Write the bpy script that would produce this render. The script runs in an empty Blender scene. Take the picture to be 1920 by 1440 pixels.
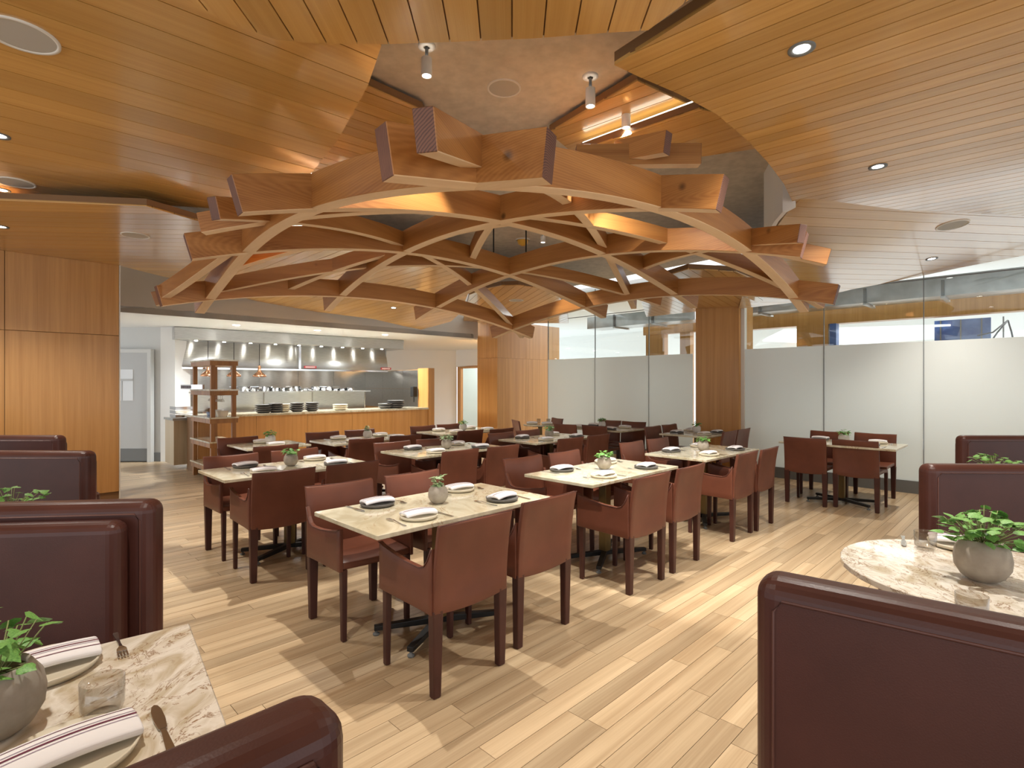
import bpy, bmesh, math, random
from mathutils import Vector, Matrix
random.seed(7)
SC = bpy.context.scene
COL = SC.collection
F, CX, CY, CH = 1005.0, 960.0, 720.0, 1.5      # focal length (px of the 1920 frame), principal point, eye height

# ------------------------------------------------------------------ camera, world, exposure
cam_d = bpy.data.cameras.new('camera'); cam_d.sensor_width = 36; cam_d.lens = F/1920*36
cam_d.clip_start = .02; cam_d.clip_end = 200
cam = bpy.data.objects.new('camera', cam_d); COL.objects.link(cam)
cam.location = (0, 0, CH); cam.rotation_euler = (math.pi/2, 0, 0)
SC.camera = cam
W = bpy.data.worlds.new('daylight'); SC.world = W; W.use_nodes = True
W.node_tree.nodes['Background'].inputs[0].default_value = (.93, .96, 1, 1)
W.node_tree.nodes['Background'].inputs[1].default_value = 1.0
vs = SC.view_settings
vs.view_transform = 'Standard'; vs.look = 'None'; vs.gamma = 1; vs.use_curve_mapping = False
vs.exposure = 1.0
SPOT_W, DOWN_W = 200, 120

# ------------------------------------------------------------------ helpers
def R(d): return math.radians(d)
def at(px, py, rel):                     # plan point seen at a pixel, at height rel above the eye
    d = rel*F/(CY-py); return ((px-CX)/F*d, d)
def fl(px, py, z=0): return at(px, py, z-CH)
UA = R(45)
U = Vector((math.sin(UA), math.cos(UA), 0)); V = Vector((-math.cos(UA), math.sin(UA), 0))

class MB:
    def __init__(s): s.v = []; s.f = []; s.sm = []; s.mi = []
    def add(s, vs_, fs, smooth=False, mi=0):
        n = len(s.v); s.v += [tuple(p) for p in vs_]
        for f in fs: s.f.append([i+n for i in f]); s.sm.append(smooth); s.mi.append(mi)
        return s
    def box(s, x0, x1, y0, y1, z0, z1, M=None, mi=0):
        p = [(x, y, z) for z in (z0, z1) for y in (y0, y1) for x in (x0, x1)]
        if M: p = [M @ Vector(q) for q in p]
        return s.add(p, [(0,2,3,1),(4,5,7,6),(0,1,5,4),(2,6,7,3),(0,4,6,2),(1,3,7,5)], mi=mi)
    def hexa(s, lo, hi):                 # 4 lower corners, 4 upper corners
        return s.add(list(lo)+list(hi), [(3,2,1,0),(4,5,6,7),(0,1,5,4),(1,2,6,5),(2,3,7,6),(3,0,4,7)])
    def prism(s, poly, z0, z1):          # poly: plan points; z0,z1: numbers or functions of (x,y)
        if len(poly) < 3: return s
        a = sum(poly[i][0]*poly[(i+1)%len(poly)][1]-poly[(i+1)%len(poly)][0]*poly[i][1] for i in range(len(poly)))
        if a < 0: poly = poly[::-1]
        g = lambda z, p: z(p[0], p[1]) if callable(z) else z
        n = len(poly)
        vs_ = [(p[0], p[1], g(z0, p)) for p in poly]+[(p[0], p[1], g(z1, p)) for p in poly]
        fs = [list(range(n))[::-1], list(range(n, 2*n))]+[(i, (i+1)%n, n+(i+1)%n, n+i) for i in range(n)]
        return s.add(vs_, fs)
    def lathe(s, prof, n=24, c=(0,0,0), caps=True, M=None):
        vs_ = []
        for r, z in prof:
            for k in range(n):
                a = 2*math.pi*k/n; p = Vector((c[0]+r*math.cos(a), c[1]+r*math.sin(a), c[2]+z)); vs_.append(M @ p if M else p)
        fs = []
        for i in range(len(prof)-1):
            for k in range(n): fs.append((i*n+k, i*n+(k+1)%n, (i+1)*n+(k+1)%n, (i+1)*n+k))
        s.add(vs_, fs, True)
        if caps:
            m = len(s.v)-len(vs_)
            s.f.append([m+k for k in range(n)][::-1]); s.sm.append(False); s.mi.append(0)
            e = m+(len(prof)-1)*n
            s.f.append([e+k for k in range(n)]); s.sm.append(False); s.mi.append(0)
        return s
    def tube(s, pts, r, n=8):
        pts = [Vector(p) for p in pts]; vs_ = []; fs = []
        for i, p in enumerate(pts):
            t = (pts[min(i+1, len(pts)-1)]-pts[max(i-1, 0)]).normalized()
            a = t.orthogonal().normalized() if abs(t.z) > .9 else t.cross(Vector((0,0,1))).normalized()
            b = t.cross(a)
            rr = r[i] if isinstance(r, (list, tuple)) else r
            for k in range(n):
                q = 2*math.pi*k/n; vs_.append(p+a*math.cos(q)*rr+b*math.sin(q)*rr)
        for i in range(len(pts)-1):
            for k in range(n): fs.append((i*n+k, i*n+(k+1)%n, (i+1)*n+(k+1)%n, (i+1)*n+k))
        s.add(vs_, fs, True)
        m = len(s.v)-len(vs_); e = m+(len(pts)-1)*n
        s.f += [[m+k for k in range(n)][::-1], [e+k for k in range(n)]]; s.sm += [False, False]; s.mi += [0, 0]
        return s
    def grid(s, fn, nu, nv, thick=None, smooth=True):   # fn(a,b)->(point, normal*half thickness) closed slab
        if thick is None:
            vs_ = [fn(i/nu, j/nv) for j in range(nv+1) for i in range(nu+1)]
            fs = [(j*(nu+1)+i, j*(nu+1)+i+1, (j+1)*(nu+1)+i+1, (j+1)*(nu+1)+i) for j in range(nv) for i in range(nu)]
            return s.add(vs_, fs, smooth)
        A = []; B = []
        for j in range(nv+1):
            for i in range(nu+1):
                p, n = fn(i/nu, j/nv); p = Vector(p); n = Vector(n)
                A.append(p+n*thick/2); B.append(p-n*thick/2)
        N = len(A); w = nu+1
        fs = []
        for j in range(nv):
            for i in range(nu):
                a = j*w+i; fs.append((a, a+1, a+w+1, a+w)); fs.append((N+a, N+a+w, N+a+w+1, N+a+1))
        s.add(A+B, fs, smooth); m = len(s.v)-2*N
        ed = []
        for i in range(nu): ed.append((i+1, i, N+i, N+i+1)); k = nv*w+i; ed.append((k, k+1, N+k+1, N+k))
        for j in range(nv): a = j*w; ed.append((a, a+w, N+a+w, N+a)); k = a+nu; ed.append((k+w, k, N+k, N+k+w))
        for e in ed: s.f.append([m+q for q in e]); s.sm.append(False); s.mi.append(0)
        return s
    def mesh(s, name, mats):
        me = bpy.data.meshes.new(name); me.from_pydata(s.v, [], s.f)
        me.polygons.foreach_set('use_smooth', s.sm)
        if any(s.mi): me.polygons.foreach_set('material_index', s.mi)
        for m in (mats if isinstance(mats, (list, tuple)) else [mats]): me.materials.append(m)
        me.update(); return me
    def build(s, name, mat, parent=None, loc=None, rz=0, bevel=0, seg=2, subsurf=0):
        o = bpy.data.objects.new(name, s.mesh(name, mat)); COL.objects.link(o)
        if parent: o.parent = parent
        if loc: o.location = loc
        if rz: o.rotation_euler.z = rz
        if bevel:
            b = o.modifiers.new('bevel', 'BEVEL'); b.width = bevel; b.segments = seg; b.limit_method = 'ANGLE'; b.angle_limit = R(40)
        if subsurf:
            b = o.modifiers.new('subd', 'SUBSURF'); b.levels = subsurf; b.render_levels = subsurf
        return o
def empty(name, loc, rz=0):
    o = bpy.data.objects.new(name, None); COL.objects.link(o); o.location = loc; o.rotation_euler.z = rz; o.empty_display_size = .1; return o
def tag(o, label, cat, group=None, kind=None):
    if label: o['label'] = label
    if cat: o['category'] = cat
    if group: o['group'] = group
    if kind: o['kind'] = kind
    return o
def struct(o): o['kind'] = 'structure'; return o
KIDS = {}
def copy_tree(o, parent=None):
    c = o.copy(); COL.objects.link(c)
    if parent: c.parent = parent
    for ch in o.children: copy_tree(ch, c)
    return c
def lamp(name, kind, loc, energy, color=(1,1,1), parent=None, target=None, size=.03, spot=100, blend=.5):
    d = bpy.data.lights.new(name, kind); d.energy = energy; d.color = color
    if kind == 'SPOT': d.spot_size = R(spot); d.spot_blend = blend; d.shadow_soft_size = size
    elif kind == 'AREA': d.size = size
    else: d.shadow_soft_size = size
    o = bpy.data.objects.new(name, d); COL.objects.link(o); o.location = loc
    if target is not None: o.rotation_euler = (Vector(target)-Vector(loc)).to_track_quat('-Z', 'Y').to_euler()
    if parent: o.parent = parent
    return o

# ------------------------------------------------------------------ materials
def newmat(name):
    m = bpy.data.materials.new(name); m.use_nodes = True
    nt = m.node_tree; b = nt.nodes['Principled BSDF']; return m, nt, b
def N(nt, t, **k):
    n = nt.nodes.new(t)
    for a, v in k.items():
        if hasattr(n, a): setattr(n, a, v)
        else: n.inputs[a].default_value = v
    return n
def plain(name, col, rough=.5, metal=0, coat=0, emit=None, estr=1):
    m, nt, b = newmat(name); b.inputs['Base Color'].default_value = (*col, 1); b.inputs['Roughness'].default_value = rough
    b.inputs['Metallic'].default_value = metal
    if coat: b.inputs['Coat Weight'].default_value = coat; b.inputs['Coat Roughness'].default_value = .15
    if emit: b.inputs['Emission Color'].default_value = (*emit, 1); b.inputs['Emission Strength'].default_value = estr
    return m
def ramp(nt, fac, stops):
    r = nt.nodes.new('ShaderNodeValToRGB'); e = r.color_ramp.elements
    while len(e) < len(stops): e.new(.5)
    for i, (p, c) in enumerate(stops): e[i].position = p; e[i].color = (*c, 1)
    nt.links.new(fac, r.inputs[0]); return r.outputs[0]
def wood(name, dark, light, axis='X', rough=.32, scale=1.0, vary=.12, coat=.3, ring=0.0, bump=.02, knots=0.0, streak=9):
    m, nt, b = newmat(name); L = nt.links.new
    tc = N(nt, 'ShaderNodeTexCoord'); mp = N(nt, 'ShaderNodeMapping')
    big = streak*scale; s = {'X': (.35*scale, big, big), 'Y': (big, .35*scale, big), 'Z': (big, big, .35*scale)}[axis]
    mp.inputs['Scale'].default_value = s
    oi = N(nt, 'ShaderNodeObjectInfo'); ge = N(nt, 'ShaderNodeNewGeometry')
    ad = N(nt, 'ShaderNodeMath', operation='ADD'); L(oi.outputs['Random'], ad.inputs[0]); L(ge.outputs['Random Per Island'], ad.inputs[1])
    fr = N(nt, 'ShaderNodeMath', operation='FRACT'); L(ad.outputs[0], fr.inputs[0])
    sh = N(nt, 'ShaderNodeVectorMath', operation='SCALE'); sh.inputs[3].default_value = 1.0
    cb = N(nt, 'ShaderNodeCombineXYZ'); mu = N(nt, 'ShaderNodeMath', operation='MULTIPLY'); mu.inputs[1].default_value = 37.0
    L(fr.outputs[0], mu.inputs[0])
    for i in range(3): L(mu.outputs[0], cb.inputs[i])
    av = N(nt, 'ShaderNodeVectorMath', operation='ADD'); L(tc.outputs['Object'], mp.inputs[0]); L(mp.outputs[0], av.inputs[0]); L(cb.outputs[0], av.inputs[1])
    nz = N(nt, 'ShaderNodeTexNoise'); nz.inputs['Scale'].default_value = 1.0; nz.inputs['Detail'].default_value = 5; nz.inputs['Roughness'].default_value = .6; nz.inputs['Distortion'].default_value = .4
    L(av.outputs[0], nz.inputs['Vector'])
    fine = N(nt, 'ShaderNodeTexNoise'); fine.inputs['Scale'].default_value = 7.0; fine.inputs['Detail'].default_value = 3
    L(av.outputs[0], fine.inputs['Vector'])
    mx = N(nt, 'ShaderNodeMath', operation='MULTIPLY_ADD'); mx.inputs[1].default_value = .3; L(fine.outputs[0], mx.inputs[0]); L(nz.outputs[0], mx.inputs[2])
    fac = mx.outputs[0]
    if ring:
        wv = N(nt, 'ShaderNodeTexWave'); wv.wave_type = 'RINGS'; wv.rings_direction = axis
        mp2 = N(nt, 'ShaderNodeMapping'); mp2.inputs['Scale'].default_value = {'X': (.12,1,1), 'Y': (1,.12,1), 'Z': (1,1,.12)}[axis]
        mp2.inputs['Location'].default_value = (0.03, .11, .17)
        L(tc.outputs['Object'], mp2.inputs[0]); av2 = N(nt, 'ShaderNodeVectorMath', operation='ADD'); sc2 = N(nt, 'ShaderNodeVectorMath', operation='SCALE'); sc2.inputs[3].default_value = .004
        L(cb.outputs[0], sc2.inputs[0]); L(mp2.outputs[0], av2.inputs[0]); L(sc2.outputs[0], av2.inputs[1]); L(av2.outputs[0], wv.inputs['Vector'])
        wv.inputs['Scale'].default_value = 32; wv.inputs['Distortion'].default_value = 4; wv.inputs['Detail'].default_value = 2; wv.inputs['Detail Scale'].default_value = .6
        mr = N(nt, 'ShaderNodeMath', operation='MULTIPLY_ADD'); mr.inputs[1].default_value = ring; L(wv.outputs[0], mr.inputs[0]); L(fac, mr.inputs[2]); fac = mr.outputs[0]
    lo = .42+.2*ring; hi = .85+.75*ring
    mid = tuple((a+c)/2 for a, c in zip(dark, light))
    c = ramp(nt, fac, [(lo, dark), ((lo+hi)/2, mid), (hi, light)])
    if knots:
        vo = N(nt, 'ShaderNodeTexVoronoi'); vo.inputs['Scale'].default_value = 2.2; L(tc.outputs['Object'], vo.inputs['Vector'])
        kr = ramp(nt, vo.outputs['Distance'], [(.03, (0,0,0)), (.075, (1,1,1))])
        mk = N(nt, 'ShaderNodeMix', data_type='RGBA', blend_type='MULTIPLY'); mk.inputs[0].default_value = knots
        L(c, mk.inputs[6]); L(kr, mk.inputs[7]); c = mk.outputs[2]
    hs = N(nt, 'ShaderNodeHueSaturation')
    vr = N(nt, 'ShaderNodeMapRange'); vr.inputs[3].default_value = 1-vary; vr.inputs[4].default_value = 1+vary
    L(fr.outputs[0], vr.inputs[0]); L(vr.outputs[0], hs.inputs['Value']); L(c, hs.inputs['Color']); L(hs.outputs[0], b.inputs['Base Color'])
    b.inputs['Roughness'].default_value = rough
    if coat: b.inputs['Coat Weight'].default_value = coat; b.inputs['Coat Roughness'].default_value = .12
    if bump:
        bp = N(nt, 'ShaderNodeBump'); bp.inputs['Strength'].default_value = bump*5; bp.inputs['Distance'].default_value = .002; L(fine.outputs[0], bp.inputs['Height']); L(bp.outputs[0], b.inputs['Normal'])
    return m
def marble(name, base, light, vein, scale=3.0, amt=1.0, rough=.12, wide=.02, cover=.45):
    m, nt, b = newmat(name); L = nt.links.new
    ge = N(nt, 'ShaderNodeNewGeometry'); mp = N(nt, 'ShaderNodeMapping'); mp.inputs['Scale'].default_value = (scale*1.6, scale*.8, scale); mp.inputs['Rotation'].default_value = (0, 0, R(-35))
    L(ge.outputs['Position'], mp.inputs[0])
    n1 = N(nt, 'ShaderNodeTexNoise'); n1.inputs['Scale'].default_value = .8; n1.inputs['Detail'].default_value = 6; n1.inputs['Distortion'].default_value = 1.6; L(mp.outputs[0], n1.inputs['Vector'])
    c0 = ramp(nt, n1.outputs[0], [(.35, base), (.55, light), (.75, base)])
    n2 = N(nt, 'ShaderNodeTexNoise'); n2.inputs['Scale'].default_value = 1.1; n2.inputs['Detail'].default_value = 8; n2.inputs['Roughness'].default_value = .62; n2.inputs['Distortion'].default_value = 2.2; L(mp.outputs[0], n2.inputs['Vector'])
    vf = ramp(nt, n2.outputs[0], [(.505-wide, (0,0,0)), (.505, (1,1,1)), (.505+wide, (0,0,0))])
    n3 = N(nt, 'ShaderNodeTexNoise'); n3.inputs['Scale'].default_value = .7; n3.inputs['Detail'].default_value = 3; L(mp.outputs[0], n3.inputs['Vector'])
    mk = ramp(nt, n3.outputs[0], [(cover, (0,0,0)), (cover+.15, (amt,amt,amt))])
    mu = N(nt, 'ShaderNodeMath', operation='MULTIPLY'); L(vf, mu.inputs[0]); L(mk, mu.inputs[1])
    mx = N(nt, 'ShaderNodeMix', data_type='RGBA'); L(mu.outputs[0], mx.inputs[0]); L(c0, mx.inputs[6]); mx.inputs[7].default_value = (*vein, 1)
    L(mx.outputs[2], b.inputs['Base Color']); b.inputs['Roughness'].default_value = rough; b.inputs['Coat Weight'].default_value = .3; b.inputs['Coat Roughness'].default_value = .05
    return m
def leather(name, col, rough=.38):
    m, nt, b = newmat(name); L = nt.links.new
    tc = N(nt, 'ShaderNodeTexCoord'); n1 = N(nt, 'ShaderNodeTexNoise'); n1.inputs['Scale'].default_value = 4; n1.inputs['Detail'].default_value = 4; L(tc.outputs['Object'], n1.inputs['Vector'])
    c = ramp(nt, n1.outputs[0], [(.3, tuple(x*.85 for x in col)), (.7, tuple(min(1, x*1.18) for x in col))]); L(c, b.inputs['Base Color'])
    n2 = N(nt, 'ShaderNodeTexVoronoi'); n2.inputs['Scale'].default_value = 260; L(tc.outputs['Object'], n2.inputs['Vector'])
    bp = N(nt, 'ShaderNodeBump'); bp.inputs['Strength'].default_value = .12; bp.inputs['Distance'].default_value = .001; L(n2.outputs['Distance'], bp.inputs['Height']); L(bp.outputs[0], b.inputs['Normal'])
    b.inputs['Roughness'].default_value = rough; b.inputs['Specular IOR Level'].default_value = .35; return m
def noisy(name, a, c, scale=40, rough=.8, metal=0, stretch=None):
    m, nt, b = newmat(name); L = nt.links.new
    tc = N(nt, 'ShaderNodeTexCoord'); n1 = N(nt, 'ShaderNodeTexNoise'); n1.inputs['Scale'].default_value = scale; n1.inputs['Detail'].default_value = 4
    if stretch:
        mp = N(nt, 'ShaderNodeMapping'); mp.inputs['Scale'].default_value = stretch; L(tc.outputs['Object'], mp.inputs[0]); L(mp.outputs[0], n1.inputs['Vector'])
    else: L(tc.outputs['Object'], n1.inputs['Vector'])
    L(ramp(nt, n1.outputs[0], [(.35, a), (.65, c)]), b.inputs['Base Color']); b.inputs['Roughness'].default_value = rough; b.inputs['Metallic'].default_value = metal; return m
def glass(name, tint=(1,1,1), refl=.08, rough=0.0):
    m = bpy.data.materials.new(name); m.use_nodes = True; nt = m.node_tree; nt.nodes.clear(); L = nt.links.new
    o = N(nt, 'ShaderNodeOutputMaterial'); t = N(nt, 'ShaderNodeBsdfTransparent'); t.inputs[0].default_value = (*tint, 1)
    g = N(nt, 'ShaderNodeBsdfGlossy'); g.inputs['Roughness'].default_value = rough
    f = N(nt, 'ShaderNodeLayerWeight'); f.inputs[0].default_value = .5
    p = N(nt, 'ShaderNodeMath', operation='POWER'); p.inputs[1].default_value = 4; L(f.outputs['Facing'], p.inputs[0])
    q = N(nt, 'ShaderNodeMath', operation='MULTIPLY_ADD'); q.inputs[1].default_value = .55; q.inputs[2].default_value = refl; L(p.outputs[0], q.inputs[0])
    mx = N(nt, 'ShaderNodeMixShader'); L(q.outputs[0], mx.inputs[0]); L(t.outputs[0], mx.inputs[1]); L(g.outputs[0], mx.inputs[2]); L(mx.outputs[0], o.inputs[0]); return m
def emis(name, col, s):
    m = bpy.data.materials.new(name); m.use_nodes = True; nt = m.node_tree; nt.nodes.clear()
    o = N(nt, 'ShaderNodeOutputMaterial'); e = N(nt, 'ShaderNodeEmission'); e.inputs[0].default_value = (*col, 1); e.inputs[1].default_value = s; nt.links.new(e.outputs[0], o.inputs[0]); return m

M = {}
M['ceil'] = wood('ceiling_fir', (.50,.265,.062), (.60,.345,.10), 'X', rough=.3, vary=.14, coat=.7, streak=26)
M['ceil_back'] = plain('ceiling_backing', (.20,.10,.035), .6)
M['veneer'] = wood('wall_veneer', (.43,.20,.05), (.58,.30,.09), 'Z', rough=.42, vary=.05, coat=.15, streak=16)
M['fir'] = wood('douglas_fir', (.27,.097,.019), (.47,.21,.055), 'X', rough=.45, vary=.12, coat=.12, ring=.17, knots=.7, streak=9)
M['fir_underlit'] = wood('bounce_lit_fir', (.66,.45,.25), (.76,.56,.35), 'X', rough=.5, vary=.08, coat=0, streak=9)  # same fir for beam undersides, light bounced from below painted into its colour
M['fir_end'] = wood('fir_end_grain', (.075,.028,.017), (.18,.075,.042), 'X', rough=.6, vary=.1, coat=0, ring=.6, streak=3)
M['floor'] = wood('oak_floor', (.35,.24,.135), (.55,.42,.265), 'X', rough=.34, vary=.17, coat=.12, streak=16)
M['gap'] = plain('floor_gap', (.18,.11,.05), .8)
M['walnut'] = wood('walnut', (.19,.075,.018), (.36,.165,.045), 'Z', rough=.5, vary=.08, coat=0)
M['leather'] = leather('burgundy_leather', (.135,.045,.025), .38)
M['booth'] = leather('booth_leather', (.066,.022,.016), .36)
M['leg'] = leather('leg_leather', (.06,.02,.014), .42)
M['stitch'] = plain('stitching', (.10,.036,.025), .5)
M['marble'] = marble('beige_marble', (.49,.44,.30), (.66,.61,.46), (.30,.17,.06), 3.4, .9)
M['marble2'] = marble('veined_marble', (.50,.42,.29), (.78,.74,.66), (.22,.10,.025), 6.5, 1.0, wide=.018, cover=.38)
M['plaster'] = noisy('plaster', (.52,.46,.37), (.62,.55,.45), 12, .9)
M['beige'] = plain('beige_plaster', (.52,.46,.38), .85)
M['white'] = plain('white_paint', (.78,.79,.77), .7)
M['offwhite'] = plain('offwhite_trim', (.72,.68,.60), .6)
M['greywall'] = plain('grey_paint', (.62,.64,.63), .7)
M['door'] = plain('door_paint', (.47,.49,.49), .5)
M['dgrey'] = plain('dark_grey', (.16,.17,.17), .6)
M['black'] = plain('black_metal', (.02,.02,.02), .45, .3)
M['bronze'] = plain('bronze', (.22,.16,.07), .35, .9)
M['steel'] = noisy('brushed_steel', (.44,.44,.42), (.56,.56,.53), 8, .3, 1, (1, 1, 30)); M['steel'].node_tree.nodes['Principled BSDF'].inputs['Anisotropic'].default_value = .8; M['steel'].node_tree.nodes['Principled BSDF'].inputs['Anisotropic Rotation'].default_value = .25
M['chrome'] = plain('polished_steel', (.75,.75,.76), .12, 1)
M['cutlery'] = plain('cutlery_steel', (.55,.53,.50), .22, 1)
M['galv'] = noisy('galvanised', (.52,.54,.54), (.66,.68,.68), 5, .35, .85)
M['copper'] = plain('copper', (.80,.42,.24), .22, 1)
M['frost'], _nt, _b = newmat('frosted_film')
_b.inputs['Base Color'].default_value = (.82,.84,.82,1); _b.inputs['Roughness'].default_value = .35
_t = N(_nt, 'ShaderNodeBsdfTranslucent'); _t.inputs[0].default_value = (.88,.90,.88,1)
_m = N(_nt, 'ShaderNodeMixShader'); _m.inputs[0].default_value = .5
_nt.links.new(_b.outputs[0], _m.inputs[1]); _nt.links.new(_t.outputs[0], _m.inputs[2]); _nt.links.new(_m.outputs[0], _nt.nodes['Material Output'].inputs[0])
M['glass'] = glass('clear_glass', (.95,.98,.97), .05)
M['tumbler'] = glass('tumbler_glass', (.87,.86,.84), .08, .02)
M['napkin'] = plain('napkin_white', (.80,.79,.80), .9)
M['stripe'] = plain('napkin_plum', (.13,.025,.05), .9)
M['stripe2'] = plain('napkin_mauve', (.33,.26,.34), .9)
M['pdark'] = plain('stoneware_dark', (.105,.098,.09), .5)
M['pcream'] = plain('stoneware_cream', (.66,.60,.47), .35)
M['pot'] = noisy('concrete_pot', (.30,.26,.21), (.40,.355,.29), 18, .85)
M['potpale'] = noisy('pale_pot', (.58,.55,.50), (.66,.63,.58), 18, .8)
M['soil'] = noisy('moss', (.05,.06,.02), (.13,.11,.05), 60, 1)
M['leaf'] = noisy('ivy_leaf', (.10,.26,.05), (.20,.42,.10), 9, .5)
M['leaf2'] = noisy('pale_leaf', (.24,.36,.17), (.42,.52,.30), 12, .5)
M['stem'] = plain('stem', (.22,.26,.09), .7)
M['grille'] = plain('speaker_cloth', (.45,.42,.36), .8)
M['led'] = emis('lamp_glow', (1,.96,.90), 14)
M['cove'] = emis('cove_led', (1,.90,.72), 2.5)
M['lightbox'] = emis('luminous_panel', (1,1,1), .9)
M['red'] = plain('red_sign', (.5,.04,.05), .5)
M['blue'] = noisy('blue_sheet', (.05,.11,.32), (.12,.22,.50), 3, .4)
M['yellow'] = plain('amber_detector', (.75,.42,.05), .4)
M['linen'] = plain('dish_cream', (.70,.62,.46), .6)

# ------------------------------------------------------------------ plank panels
def clip(poly, n, d, keep_ge):
    out = []
    for i in range(len(poly)):
        a, b = poly[i], poly[(i+1)%len(poly)]
        da = a[0]*n[0]+a[1]*n[1]-d; db = b[0]*n[0]+b[1]*n[1]-d
        if not keep_ge: da, db = -da, -db
        if da >= 0: out.append(a)
        if (da >= 0) != (db >= 0):
            t = da/(da-db); out.append((a[0]+(b[0]-a[0])*t, a[1]+(b[1]-a[1])*t))
    return out
def plank_panel(name, outline, zf, az, width, mat, back, parent, th=.018, gap=.007, depth=.05, plank='plank'):
    """a ceiling panel: backing slab with its planks as children, laid along azimuth az"""
    zc = zf if callable(zf) else (lambda x, y, z=zf: z)
    base = MB().prism(outline, lambda x, y: zc(x, y)+th*.6, lambda x, y: zc(x, y)+th+depth).build(name, back, parent)
    a = R(az); d = (math.sin(a), math.cos(a)); n = (math.cos(a), -math.sin(a))
    vals = [p[0]*n[0]+p[1]*n[1] for p in outline]
    k0 = math.floor(min(vals)/width); k1 = math.ceil(max(vals)/width)
    for k in range(k0, k1):
        pl = clip(clip(outline, n, k*width+gap/2, True), n, (k+1)*width-gap/2, False)
        if len(pl) < 3: continue
        ar = abs(sum(pl[i][0]*pl[(i+1)%len(pl)][1]-pl[(i+1)%len(pl)][0]*pl[i][1] for i in range(len(pl))))/2
        if ar < .004: continue
        cx = sum(p[0] for p in pl)/len(pl); cy = sum(p[1] for p in pl)/len(pl); z0 = zc(cx, cy)
        ca, sa = d[0], d[1]          # local x along the plank
        loc = []
        for p in pl:
            dx, dy = p[0]-cx, p[1]-cy; loc.append((dx*d[0]+dy*d[1], -dx*d[1]+dy*d[0], p))
        lp = [(q[0], q[1]) for q in loc]
        def zz(x, y): return zc(cx+x*d[0]-y*d[1], cy+x*d[1]+y*d[0])-z0
        o = MB().prism(lp, zz, lambda x, y: zz(x, y)+th).build(plank, mat, base)
        o.location = (cx, cy, z0); o.rotation_euler.z = math.atan2(d[1], d[0])
    return base

# ------------------------------------------------------------------ floor
FB = [(-9.5,-3.2),(9.5,-3.2),(9.5,12.5),(2,20),(-6,20),(-9.5,14)]
floor = struct(MB().prism(FB, -.12, -.013).build('floor', M['gap']))
allp = []
rw = .104
rnd = random.Random(3)
def vis(x, y): return y > 1.2 and abs(x) < .97*y+.7
fu = (U.x, U.y); fn_ = (U.y, -U.x)
vals = [p[0]*fn_[0]+p[1]*fn_[1] for p in FB]; us = [p[0]*fu[0]+p[1]*fu[1] for p in FB]
for k in range(math.floor(min(vals)/rw), math.ceil(max(vals)/rw)):
    c = (k+.5)*rw; u = min(us)-rnd.random()*1.5
    while u < max(us):
        ln = rnd.choice((.75,.9,1.05,1.2,1.5,1.8)); x = fu[0]*(u+ln/2)+fn_[0]*c; y = fu[1]*(u+ln/2)+fn_[1]*c
        e0 = (fu[0]*u+fn_[0]*c, fu[1]*u+fn_[1]*c); e1 = (fu[0]*(u+ln)+fn_[0]*c, fu[1]*(u+ln)+fn_[1]*c)
        def inside(p): return -9.5 < p[0] < 9.5 and -3.2 < p[1] < 20 and p[0]+p[1] < 22 
        if inside(e0) and inside(e1): allp.append((x, y, ln, u, c))
        u += ln
seen = [p for p in allp if vis(p[0], p[1])]
seen.sort(key=lambda p: -p[2]/max(p[1], 1.0)**3)
top = set(id(p) for p in seen[:300])
ga = .0012
cache = {}
for p in allp:
    if id(p) not in top: continue
    if p[2] not in cache: cache[p[2]] = MB().box(-p[2]/2+ga, p[2]/2-ga, -rw/2+ga, rw/2-ga, -.014, 0).mesh('plank', M['floor'])
    o = bpy.data.objects.new('plank', cache[p[2]]); COL.objects.link(o); o.parent = floor; o.location = (p[0], p[1], 0); o.rotation_euler.z = math.pi/2-UA
rest = MB()
for p in allp:
    if id(p) in top: continue
    rest.box(p[3]+ga, p[3]+p[2]-ga, -p[4]-rw/2+ga, -p[4]+rw/2-ga, -.014, 0)
o = rest.build('plank_field', M['floor'], floor); o.rotation_euler.z = math.pi/2-UA; o['kind'] = 'stuff'

# ------------------------------------------------------------------ ceiling
Z = lambda rel: CH+rel
ceiling = struct(MB().prism([(-9.5,-3.2),(9.5,-3.2),(9.5,3.3),(4.4,8.4),(.6,13.0),(-1.6,11.2),(-6.9,8.4),(-9.5,6)], Z(2.2), Z(2.32)).build('ceiling', M['plaster']))
def pts(rel, *pp): return [at(a, b, rel) for a, b in pp]
plank_panel('ceiling_panel', pts(1.7,(715,86),(690,160),(632,265),(575,335),(500,375),(420,392),(275,383),(0,367))+[(-9.3,4.9),(-9.3,-3.1),(-.9,-3.1)], Z(1.7), 49, .235, M['ceil'], M['ceil_back'], ceiling)
plank_panel('ceiling_panel', pts(1.6,(350,0),(430,45),(520,75),(600,82),(720,83),(860,78),(1000,72),(1130,62),(1215,57),(1300,-6))+[(1.3,-3.1),(-2.2,-3.1)], Z(1.6), 0, .145, M['ceil'], M['ceil_back'], ceiling)
plank_panel('ceiling_panel', pts(1.65,(1345,0),(1152,122),(1200,145),(1270,175),(1342,213),(1400,262),(1440,305),(1470,345),(1490,388),(1600,392),(1750,396),(1920,405))+[(9.3,6.1),(9.3,-3.1),(1.1,-3.1)], Z(1.65), -49, .115, M['ceil'], M['ceil_back'], ceiling)
plank_panel('ceiling_panel', pts(1.55,(0,376),(275,387),(390,420),(455,470),(430,505),(400,530),(312,520),(228,499))+[(-8.2,4.0),(-8.2,3.3)], Z(1.55), 86, .17, M['ceil'], M['ceil_back'], ceiling)
def plane3(a, b, c):
    a, b, c = Vector(a), Vector(b), Vector(c); n = (b-a).cross(c-a)
    return lambda x, y: a.z-(n.x*(x-a.x)+n.y*(y-a.y))/n.z
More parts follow.
